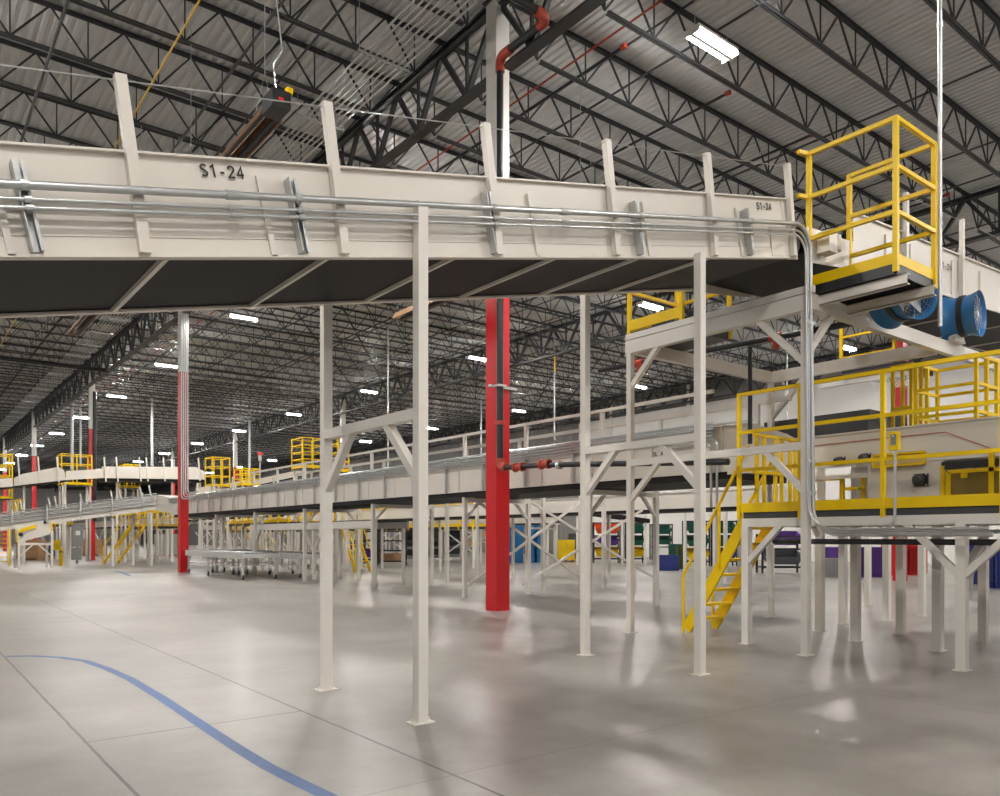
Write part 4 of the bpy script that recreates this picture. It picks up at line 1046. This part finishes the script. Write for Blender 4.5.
# ================================================================ ROOF SERVICES
# conduit rack: eight silver conduits on strut trapezes
for i in range(8):
    x = 7.5+.13*i; mb = MB(); mb.tube((x,2,11.25),(x,95,11.25),.022,7)
    single('conduit_pipe',mb,'galv','silver roof conduit in the bundle at upper left, %s from the left'%['first','second','third','fourth','fifth','sixth','seventh','eighth'][i],'conduit',(x,2,11.25),'bundle of roof conduits',smooth=True)
tz = thing('trapeze_hanger','strut hanger carrying the roof conduit bundle','hanger',(7.95,11,11.2),'strut hangers under the roof conduits'); OFF[tz.name] = (7.95,11,11.2)
mb = MB(); mb.bb(7.35,8.55,10.98,11.02,11.19,11.228); part(tz,'strut_bar',mb,'strut')
for x in (7.38,8.52):
    mb = MB(); mb.tube((x,11,11.2),(x,11,12.6),.008,5); part(tz,'threaded_rod',mb,'strut')
tz['label'] = 'strut hanger under the roof conduit bundle, nearest the camera in view'
for k,y in enumerate([8.0]+[14+3*j for j in range(24)]):
    put(tz,(7.95,y,11.2),label='strut hanger under the roof conduit bundle, number %d going back from the nearest column'%(k) if False else ('strut hanger under the roof conduit bundle, '+('near the camera' if y<16 else 'above the big conveyor' if y<32 else 'beyond the big conveyor')))
# cables and sprinkler lines
def line(name,label,cat,x,z,y0,y1,r,m,grp=None,n=6):
    mb = MB(); mb.tube((x,y0,z),(x,y1,z),r,n); return single(name,mb,m,label,cat,(x,y0,z),grp,smooth=True)
line('roof_cable','thin yellow cable running under the roof at upper left','cable',4.55,11.5,4,60,.022,'yellowcable')
line('roof_cable','thin red pipe running under the roof behind the large column','cable',11.9,12.0,4,90,.022,'redpipe')
line('roof_cable','second thin red cable at the top left corner of the photo','cable',1.6,11.7,8,60,.012,'redpipe')
for i,(x,y0,y1,w1) in enumerate(((2.6,4,60,'at the top left corner'),(5.75,4,60,'left of the silver conduit bundle'),(12.2,11.4,60,'with a red end cap right of the white column'),(15.4,11.1,50,'with a red end cap below the large light'),
        (18.7,10.9,50,'with a red end cap above the yellow cage'),(22.0,10.6,50,'with a red end behind the yellow cage'),(25.2,10.3,50,'with a red end cap right of the cage'))):
    rt = thing('sprinkler_pipe','black roof sprinkler line '+w1,'pipe',(x,y0,11.85 if i>1 else 11.45)); z = 11.85 if i>1 else 11.45
    mb = MB(); mb.tube((x,y0,z),(x,y1,z),.032,8); part(rt,'pipe',mb,'black',smooth=True)
    mb = MB(); mb.tube((x,y0-.08,z),(x,y0+.03,z),.06,10); part(rt,'end_cap',mb,'redpipe',smooth=True)
    mb = MB()
    for yy in [y0+1.5+3*k for k in range(12)]: mb.tube((x,yy,z),(x,yy,z+.15),.012,5)
    part(rt,'sprinkler_head',mb,'alu')
# riser on the big column
XCC, YCC = XC[0], YC[1]
y_ = YCC-.1725-.11; x_ = P(500,300,Y=y_).x
rs = thing('sprinkler_riser','black riser pipe with red fittings on the large red column','pipe',(x_,y_,2.85))
mb = MB(); mb.tube((x_,y_,2.98),(x_,y_,11.0),.07,14); part(rs,'riser_pipe',mb,'black',smooth=True)
for py_ in (423,):
    z = P(500,py_,Y=y_).z; mb = MB(); mb.tube((x_,y_,z-.04),(x_,y_,z+.04),.1,12); part(rs,'red_coupling',mb,'redpipe',smooth=True)
zb3 = P(500,386,Y=y_).z
mb = MB(); mb.bb(x_-.22,x_+.5,y_+.07,y_+.11,zb3-.025,zb3+.025); mb.bb(x_-.1,x_+.1,y_-.09,y_+.09,zb3-.02,zb3+.02); part(rs,'bracket',mb,'strut')
def fitting(root,pts,r):
    mb = MB(); mb.path(pts,r,12); part(root,'red_elbow',mb,'redpipe',smooth=True)
V = Vector
fitting(rs,[V((x_,y_,3.08))]+bend((x_,y_,3.2),(x_,y_,2.88),(x_,y_-.4,2.88),.13)+[V((x_,y_-.2,2.88))],.085)
yp = lambda q: P(q,468,X=x_).y
mb = MB(); mb.path([(x_,y_-.18,2.88),(x_,yp(545),2.85),(x_,6.95,2.6)],.05,10); part(rs,'branch_pipe',mb,'black',smooth=True)
for q in (519,545):
    mb = MB(); mb.tube((x_,yp(q)+.13,2.86),(x_,yp(q)-.13,2.86),.062,12); mb.tube((x_,yp(q)+.13,2.86),(x_,yp(q)+.08,2.86),.09,12); mb.tube((x_,yp(q)-.13,2.86),(x_,yp(q)-.08,2.86),.09,12); part(rs,'red_coupling',mb,'redpipe',smooth=True)
mb = MB(); mb.tube((x_,yp(558),2.82),(x_,yp(561),2.81),.075,12); part(rs,'grey_coupling',mb,'strut',smooth=True)
fitting(rs,[V((x_,y_,10.85))]+bend((x_,y_,10.8),(x_,y_,11.15),(x_,y_-.5,11.15),.16)+[V((x_,y_-.35,11.15))],.095)
ye = P(548,20,X=x_).y
mb = MB(); mb.tube((x_,y_-.3,11.15),(x_,ye+.2,11.15),.075,14); part(rs,'branch_pipe',mb,'black',smooth=True)
fitting(rs,[V((x_,ye+.25,11.15))]+bend((x_,ye+.3,11.15),(x_,ye,11.15),(x_-.5,ye,11.25),.15)+[V((x_-.3,ye,11.2))],.095)
mb = MB(); mb.tube((x_-.25,ye,11.2),(2.0,ye,11.5),.075,14); part(rs,'branch_pipe',mb,'black',smooth=True)
# black pipe on the third column, four conduits on the second
x3,y3 = XC[0]+.5, YC[3]
mb = MB(); mb.tube((x3+.12,y3-.3,2.5),(x3+.12,y3-.3,10.9),.11,10); single('riser_pipe',mb,'black','black riser pipe on the red column left of the conduit column','pipe',(x3+.12,y3-.3,2.5),smooth=True)
x2,y2 = XC[0], YC[2]
for i in range(4):
    xx = x2-.13+.085*i; yf = y2-.205
    pts = [V((xx,yf,12.3))]+bend((xx,yf,12.3),(xx,yf,3.1+.09*i),(xx+.2,yf-1.5,3.1+.09*i),.2)+[V((xx+.1,yf-1.2,3.1+.09*i))]
    mb = MB(); mb.path(pts,.028,8); single('conduit_pipe',mb,'galv','silver conduit on the left red column face, %s from the left'%['first','second','third','fourth'][i],'conduit',(xx,yf,3.1+.09*i),'four conduits on the red column',smooth=True)
# tube heater
def heater(label,x,y0,y1,z,hose=True):
    rt = thing('tube_heater',label,'heater',(x,y0,z))
    mb = MB(); mb.bb(x-.15,x+.15,y0-.2,y0+.25,z-.15,z+.12); part(rt,'burner_box',mb,'black')
    mb = MB(); mb.bb(x-.05,x+.03,y0-.21,y0-.2,z-.05,z-.01); part(rt,'red_badge',mb,'redbright')
    for s in (-1,1):
        mb = MB(); mb.prism([(x+s*.02,y0+.25,z+.02),(x+s*.1,y0+.25,z+.06),(x+s*.19,y0+.25,z-.14),(x+s*.17,y0+.25,z-.15),(x+s*.1,y0+.25,z+.03),(x+s*.02,y0+.25,z)],(0,y1-y0-.25,0)); part(rt,'reflector',mb,'bronze')
        mb = MB(); mb.tube((x+s*.11,y0+.25,z-.08),(x+s*.11,y1,z-.08),.045,10); part(rt,'radiant_tube',mb,'dark',smooth=True)
    mb = MB(); mb.path([(x+.11*math.cos(a_),y1+.11*math.sin(a_),z-.08) for a_ in [PI*k/8 for k in range(9)]],.05,10); part(rt,'return_bend',mb,'bronze',smooth=True)
    for yy in [y0+.5+4*k for k in range(int((y1-y0)/4)+1)]:
        mb = MB(); mb.path([(x-.15,yy,z+.03),(x,yy,z+.7),(x+.15,yy,z+.03)],.006,5); mb.tube((x,yy,z+.7),(x,yy,12.58),.008,5); part(rt,'hanger',mb,'strut')
    if hose: mb = MB(); mb.path([(x,y0,z+.1),(x-.12,y0-.15,z+.5),(x+.05,y0-.1,z+.8),(x,y0,z+1.6),(x-.1,y0,12.5)],.012,6); part(rt,'gas_hose',mb,'alu')
    mb = MB(); mb.box((x+.14,y0-.15,z+.16),(.1,.1,.09)); part(rt,'valve',mb,'yellow')
heater('black and copper tube heater hanging above the conveyor lettering at upper left',4.86,12.0,29.5,8.42)
heater('second tube heater whose end shows below the big conveyor left of centre',12.5,12.5,21.2,8.42,False)

# ================================================================ FAR CLUTTER UNDER THE CONVEYORS
def vec2(px_,D): 
    p = P(px_,537,D=D); return p.x,p.y
RZ = TH-PI/2     # turned square to the aisle the camera looks down
def local(root_loc, rz=None):
    rz = RZ if rz is None else rz
    c_, s_ = math.cos(rz), math.sin(rz)
    return lambda v: Vector((root_loc[0]+v[0]*c_-v[1]*s_, root_loc[1]+v[0]*s_+v[1]*c_, root_loc[2]+v[2]))
def lpart(root, name, mb, m, T, **k):
    mb.v = [T(v) for v in mb.v]; return part(root,name,mb,m,**k)
# stack of blue plastic pallets/crates
def crate_mb(w_,d_,h,t=.03,cells=4):
    mb = MB(); mb.bb(-w_/2,w_/2,-d_/2,d_/2,0,t)
    for s in (-1,1):
        mb.bb(-w_/2,w_/2,s*d_/2-t/2,s*d_/2+t/2,0,h*.12); mb.bb(-w_/2,w_/2,s*d_/2-t/2,s*d_/2+t/2,h*.86,h)
        mb.bb(s*w_/2-t/2,s*w_/2+t/2,-d_/2,d_/2,0,h*.12); mb.bb(s*w_/2-t/2,s*w_/2+t/2,-d_/2,d_/2,h*.86,h)
        mb.bb(-w_/2,w_/2,s*(d_/2-.07)-.005,s*(d_/2-.07)+.005,0,h*.95); mb.bb(s*(w_/2-.07)-.005,s*(w_/2-.07)+.005,-d_/2+.07,d_/2-.07,0,h*.95); mb.bb(-w_/2,w_/2,s*(d_/2-.004)-.002,s*(d_/2-.004)+.002,h*.44,h*.54)
        for i in range(cells+1):
            x = -w_/2+w_*i/cells; mb.bb(x-t/2,x+t/2,s*d_/2-t/2,s*d_/2+t/2,0,h)
            y = -d_/2+d_*i/cells; mb.bb(s*w_/2-t/2,s*w_/2+t/2,y-t/2,y+t/2,0,h)
    return mb
def stack(kind, label, cat, px_, base, m, n, w_, d_, h, pitch, group, D=None, z0=0, cells=4, rz=None):
    D = D or 1171/(base-537); x,y = vec2(px_,D)
    first = None
    for k in range(n):
        lb = label + (', lowest' if k==0 else ', topmost' if k==n-1 else ', mid stack')
        if first is None:
            first = crate_mb(w_,d_,h,cells=cells).obj(kind,m,None,(0,0,0)); tag(first,lb,cat,group); o = first
        else: o = first.copy(); COL.objects.link(o); o['label']=lb
        o.location = (x,y,z0+k*pitch); o.rotation_euler = (0,0,RZ if rz is None else rz)
k_ = 0
for px_,lb in ((511.5,'blue lattice crate in the left stack beside the red column'),(519,'blue lattice crate in the second stack beside the red column'),(531,'blue lattice crate in the third stack beside the red column'),(540,'blue lattice crate in the right-hand stack beyond the red column')):
    stack('lattice_crate',lb,'crate',px_,562.5,'cyan',5,.44 if px_<520 else .62,.6,.52,.53,'blue lattice crates',cells=2)
for px_,base,m,n,w_,lb in ((663,570.5,'navy',6,.62,'navy basket in the nested stack left of the yellow stair'),(671,570.5,'navy',6,.55,'navy basket in the second nested stack left of the yellow stair'),
    (675,566,'green',8,.55,'dark green basket nested behind the navy baskets'),(681,569,'olive',7,.35,'olive basket nested beside the green baskets'),
    (832,565,'purple',8,.55,'purple tote in the nested stack left of the middle mezzanine posts'),(863,577,'purple',9,.36,'purple tote in the nested stack between mezzanine posts'),(875,577,'purple',9,.42,'purple tote in the right nested purple stack'),
    (889,575,'redbright',9,.34,'red tote in the nested stack left of the mezzanine posts'),(896,575,'redbright',10,.3,'red tote in the second red nested stack'),(911,575,'redbright',10,.34,'red tote in the third red nested stack'),(920,573,'redbright',9,.3,'red tote in the rightmost red nested stack'),
    (997,588,'navy',13,.5,'navy tote in the nested stack at the right photo edge'),(975,584,'navy',10,.25,'navy tote in the narrow nested stack beside the right photo edge')):
    D = 1171/(base-537); top = {'green':544,'olive':546,'navy':555,'purple':547,'redbright':543}[m]
    if px_>960: top = 545
    H = 1.5-(top-537)*D/781; h = .26; pitch = max(.05,(H-h)/(n-1))
    stack('nesting_tote',lb,'tote',px_,base,m,n,w_,.5,h,pitch,'nested plastic totes')
stack('grey_crate','grey ribbed crate on the floor beneath the purple totes','crate',828,577,'ltgrey',2,.7,.6,.35,.36,'grey crates on the floor',cells=8)
# bin racks with tilted bins
def tilt_bin(label, T, x, y, z, w_, d_, h, tilt, m, group):
    mb = MB(); t=.02
    prof = lambda s,q: [(-w_/2*s, -d_/2, 0+q),]
    # tapered open bin: floor, two sides, back, low front
    a=.78
    lo=[(-w_/2*a,-d_/2*a,0),(w_/2*a,-d_/2*a,0),(w_/2*a,d_/2*a,0),(-w_/2*a,d_/2*a,0)]; hi=[(-w_/2,-d_/2,h*.8),(w_/2,-d_/2,h*.8),(w_/2,d_/2,h),(-w_/2,d_/2,h)]
    li=[(p[0]*.93,p[1]*.93,t) for p in lo]; hh=[(p[0]*.93,p[1]*.93,p[2]) for p in hi]
    mb.add(lo+hi+li+hh,[(3,2,1,0),(0,1,5,4),(1,2,6,5),(2,3,7,6),(3,0,4,7),(8,9,10,11),(9,8,12,13),(10,9,13,14),(11,10,14,15),(8,11,15,12),(4,5,13,12),(5,6,14,13),(6,7,15,14),(7,4,12,15)])
    R = Matrix.Rotation(tilt,3,'X'); base = T((x,y,z))
    mb.v = [T(R@v+Vector((x,y,z))) for v in mb.v]
    return single('tilted_bin',mb,m,label,'bin',tuple(base),group)
def rack(label, px_, base, w_, d_, H, shelves, m='black', D=None):
    D = D or 1171/(base-537); x,y = vec2(px_,D); T = local((x,y,0))
    root = thing('bin_rack',label,'rack',(x,y,0),'black wheeled racks')
    for sx in (-1,1):
        for sy in (-1,1):
            mb = MB(); mb.bb(sx*w_/2-.04,sx*w_/2+.04,sy*d_/2-.04,sy*d_/2+.04,.12,H); lpart(root,'upright',mb,m,T)
            mb = MB(); mb.tube((sx*w_/2-.03,sy*d_/2,.06),(sx*w_/2+.03,sy*d_/2,.06),.06,10); lpart(root,'caster',mb,'black',T)
    for z in shelves:
        mb = MB()
        for sy in (-1,1): mb.bb(-w_/2,w_/2,sy*d_/2-.035,sy*d_/2+.035,z-.035,z+.035)
        for sx in (-1,1): mb.bb(sx*w_/2-.025,sx*w_/2+.025,-d_/2,d_/2,z-.025,z+.025)
        for i in range(1,4): mb.bb(-w_/2+w_*i/4-.01,-w_/2+w_*i/4+.01,-d_/2,d_/2,z-.01,z+.01)
        lpart(root,'shelf',mb,m,T)
    return T
RB = [
 (606,563,1.5,['orange','purple','yellow'],'behind the tower, holding orange and purple bins'),
 (634,563,1.1,['green','green','yellow'],'behind the tower post, holding dark green bins'),
 (661,560,1.3,['green','green',None],'left of the yellow stair, holding dark green bins'),
 (696,566,1.2,['green','green','yellow'],'behind the yellow stair, holding green and yellow bins'),
 (724,566,1.1,['green','green','navy'],'behind the top of the yellow stair'),
 (780,573,1.7,['purple',None,'slate'],'under the mezzanine corner, holding a purple bin')]
colname = {'orange':'bright orange','purple':'purple','yellow':'yellow','green':'dark green','navy':'navy','slate':'slate grey'}
for px_,base,w_,bins,where in RB:
    D = 1171/(base-537)
    H = 2.35 if px_<740 else 1.62
    sh = [.25,.85,1.55,H-.05] if px_<740 else [.25,1.0,H-.1]
    T = rack('black wheeled rack '+where,px_,base,w_,.7,H,sh)
    zs = [1.62,.95,.3] if px_<740 else [1.1,0,.3]
    for c_,z,pos in zip(bins,zs,('upper shelf','middle shelf','bottom shelf')):
        if c_: tilt_bin('%s tilted bin, %s, rack %s'%(colname[c_],pos,where.split(',')[0]),T,0,-.12,z+.15,w_*.92,.75,.42,math.radians(16),c_,'tilted bins on the racks')
# black carts at left centre
for px_,base,w_,lb in ((372,564,.9,'tall black wire cart left of the pair behind the front posts'),(391,566,1.5,'tall black wire cart behind the front posts, wider one')):
    T = rack(lb,px_,base,w_,.7,2.4,[.25,.8,1.3,1.8,2.35])
    for i,(z,c_) in enumerate(((.3,'purple'),)): 
        if px_==372: tilt_bin('purple tilted bin low on the black cart between the front posts',T,0,-.05,z+.12,.8,.7,.4,math.radians(10),'purple','tilted bins on the racks')
        else:
            D = 1171/(base-537); x,y = vec2(px_,D); mb = MB(); mb.bb(-.5,.5,-.25,.25,.28,.66); T2=local((x,y,0)); mb.v=[T2(v) for v in mb.v]; single('cardboard_box',mb,'carton','brown box on the bottom shelf of the wider black cart','box',(x,y,.28))
# packing stations with boxes
def station(label, px_, base, w_, kind):
    D = 1171/(base-537); x,y = vec2(px_,D); T = local((x,y,0))
    root = thing('packing_station' if kind else 'shelving_table',label,'workstation',(x,y,0))
    if kind:
        mb = MB(); mb.bb(-w_/2,w_/2,-.35,.35,.25,.95); lpart(root,'lower_cabinet',mb,'grey',T)
        mb = MB(); mb.bb(-w_/2+.05,w_/2-.05,-.36,-.34,.45,.8); lpart(root,'opening_shade',mb,'black',T)  # black sheet on the front paints the shade inside an opening
        mb = MB(); mb.bb(-w_/2,w_/2,-.4,.35,1.2,1.28); lpart(root,'worktop',mb,'slate',T)
        mb = MB(); mb.bb(-w_/2,w_/2,.3,.35,.9,2.0); mb.bb(-w_/2,-w_/2+.06,-.35,.35,.0,2.0); mb.bb(w_/2-.06,w_/2,-.35,.35,.0,2.0); mb.bb(-w_/2,w_/2,-.35,.35,1.96,2.02); lpart(root,'hood',mb,'grey',T)
        mb = MB(); mb.bb(-w_/2+.1,-w_/2+.7,-.1,.0,1.4,1.85); lpart(root,'screen',mb,'black',T)
        mb = MB(); mb.bb(-.02,.1,-.38,-.36,1.97,2.03); mb.bb(w_/2-.2,w_/2-.1,-.38,-.36,1.95,2.01); lpart(root,'green_lamp',mb,'greenled',T)
    else:
        for sx in (-1,1):
            for sy in (-1,1):
                mb = MB(); mb.bb(sx*w_/2-.03,sx*w_/2+.03,sy*.35-.03,sy*.35+.03,0,2.5); lpart(root,'leg',mb,'beige2',T)
        for z in (.8,1.55,2.3):
            mb = MB(); mb.bb(-w_/2,w_/2,-.35,.35,z-.03,z); lpart(root,'shelf',mb,'ltgrey',T)
    return T,x,y
T,_,_ = station('dark grey packing station with a screen, seen between slim posts left of the red column',455,561,1.0,True)
T,_,_ = station('second grey packing station, left of the first',436,562,.9,True)
T,_,_ = station('third grey packing station beside the black carts',413,563,.9,True)
T,x,y = station('cream shelving table stacked with brown boxes, left of the large red column',473,556,2.8,False)
n_ = 0
for z,row in ((.8,(-1.0,-.3,.5)),(1.55,(-1.0,.1,.9)),(2.3,(-1.1,-.6,.2))):
    for k,dx in enumerate(row):
        mb = MB(); mb.bb(dx-.28,dx+.28,-.25,.25,z,z+.42); mb.v=[T(v) for v in mb.v]; b_=T((dx,0,z))
        single('cardboard_box',mb,'carton','brown box on the %s shelf of the cream table, %s'%({.8:'lowest',1.55:'middle',2.3:'top'}[z],('left','centre','right')[k]),'box',tuple(b_),'brown boxes on the cream shelving')
T,x,y = station('distant pale shelving behind the roller conveyor sections',290,553,3.6,False)
# dark decline belt far right of centre, yellow edged machine
mc2 = thing('decline_conveyor','dark belted incline far behind the tower, above the orange bin','conveyor',(30,22,2.2))
mb = MB(); mb.prism([P(575,508,D=42),P(650,519,D=42),P(650,523,D=42),P(575,513,D=42)],(0,.5,0)); part(mc2,'belt',mb,'belt')
for px_ in (580,625,648):
    a = P(px_,515,D=42); part(mc2,'post',post_mb(a.x,a.y+.2,0,a.z,.1),'beige2')
mb = MB(); a=P(506,530,D=50); b=P(563,512,D=50)
ym = thing('yellow_topped_machine','yellow and dark machine top behind the blue crates','machine',(a.x,a.y,0))
T = local((P(530,537,D=50).x,P(530,537,D=50).y,0))
mb = MB(); mb.bb(-1.7,1.9,-.4,.4,2.4,2.75); lpart(ym,'body',mb,'dark',T); mb = MB(); mb.bb(-1.7,1.9,-.42,.42,2.75,2.85); lpart(ym,'yellow_edge',mb,'yellow',T)
mb = MB(); mb.bb(.0,.9,-.5,-.41,2.45,2.95); lpart(ym,'yellow_box',mb,'yellow',T)
for s in (-1.5,1.7):
    mb = MB(); mb.bb(s-.06,s+.06,-.3,.3,0,2.4); lpart(ym,'leg',mb,'beige2',T)

mb = MB(); mb.tube((-8,49,11.0),(9.9,49,11.0),.11,10); single('sprinkler_pipe',mb,'black','thick black pipe crossing under the roof at far left below the big conveyor','pipe',(-8,49,11.0),smooth=True)
# ---------------------------------------------------------------- farther conveyor rows seen beneath the nearer ones
def far_line(label,x,y0,y1,z,h,step,w_=1.5,rails=True):
    rt = thing('belt_conveyor',label,'conveyor',(x,y0,0))
    for q in (x,x+w_):
        mb = MB(); mb.bb(q,q+.02,y0,y1,z,z+h); mb.bb(q-.05,q+.05,y0,y1,z+h-.04,z+h); part(rt,'side_panel',mb,'beige')
    mb = MB(); mb.bb(x+.02,x+w_-.02,y0,y1,z-.06,z); part(rt,'belt_pan',mb,'belt')
    y = y0+.5; k = 0
    while y < y1:
        for q in (x+.05,x+w_-.05): part(rt,'post',post_mb(q,y,0,z,.1),'beige2')
        mb = MB(); mb.bb(x,x+w_,y-.04,y+.04,z-.3,z-.2); part(rt,'cross_beam',mb,'beige2')
        if k%3 == 1:
            for s in (0,1):
                mb = MB(); mb.bar((x+.05,y+step*s,.3),(x+.05,y+step*(1-s),z-.2),.06); part(rt,'diagonal',mb,'beige2')
        y += step; k += 1
    return rt
far_line('third cream conveyor line back, behind the roller conveyor sections',19.2,40,74,2.9,.5,4.4,1.2)
far_line('fourth cream conveyor line back, low on many posts',25.5,30,84,2.2,.45,3.9)
far_line('fifth cream conveyor line back near the second column line',29.5,40,96,3.1,.6,4.6)
far_line('sixth cream conveyor line back, beside the right wall',38.6,44,110,2.4,.6,5.0)
far_line('cream conveyor line far left behind the black-piped column',13.6,52,92,2.3,.45,4.2)
for i,(x,y0,y1,z,w_) in enumerate(((21.8,30,44,2.0,'behind the roller conveyor sections'),(21.8,52,66,2.0,'left of the conduit column, far back'),(32.6,48,62,2.4,'beyond the background yellow stair'),(8.5,58,70,2.3,'at the far left behind the drive box'),(16.5,62,80,3.4,'far left on the upper level'))):
    yplat('distant yellow railed platform '+w_,x,x+1.0,y0,y1,z,1.1,.07)

def pallet_load(label,px_,base,w_,h,m,D=None):
    D = D or 1171/(base-537); x,y = vec2(px_,D); T = local((x,y,0)); rt = thing('pallet_load',label,'pallet',(x,y,0))
    mb = MB()
    for z in (.0,.11): mb.bb(-w_/2,w_/2,-.5,.5,z,z+.025)
    for s in (-1,0,1): mb.bb(s*(w_/2-.06)-.05,s*(w_/2-.06)+.05,-.5,.5,.02,.12)
    lpart(rt,'pallet_base',mb,'carton',T)
    n = max(1,round((h-.15)/.4))
    for k in range(n):
        for s in (-1,1):
            mb = MB(); z=.14+k*.4; mb.bb(s*w_/4-w_/4+.01,s*w_/4+w_/4-.01,-.45,.45,z,z+.39); lpart(rt,'carton',mb,m,T)
pallet_load('loaded pallet of brown cartons behind the drive box stand, left',30,560,1.6,1.3,'carton')
pallet_load('loaded pallet of dark boxes behind the drive box stand, right',40,559,1.6,.9,'dark')
pallet_load('loaded pallet of brown cartons right of the electrical cabinet',95,556,1.5,1.3,'carton')
pallet_load('loaded pallet of grey boxes behind the yellow stair at left',168,556,1.8,1.7,'ltgrey')
pallet_load('dark pallet load behind the black carts',362,556,1.6,1.5,'dark')
pallet_load('yellow box load right of the blue crates',566,562,1.0,1.3,'yellow')
pallet_load('dark box load beyond the cross braces',578,560,1.2,1.6,'dark')
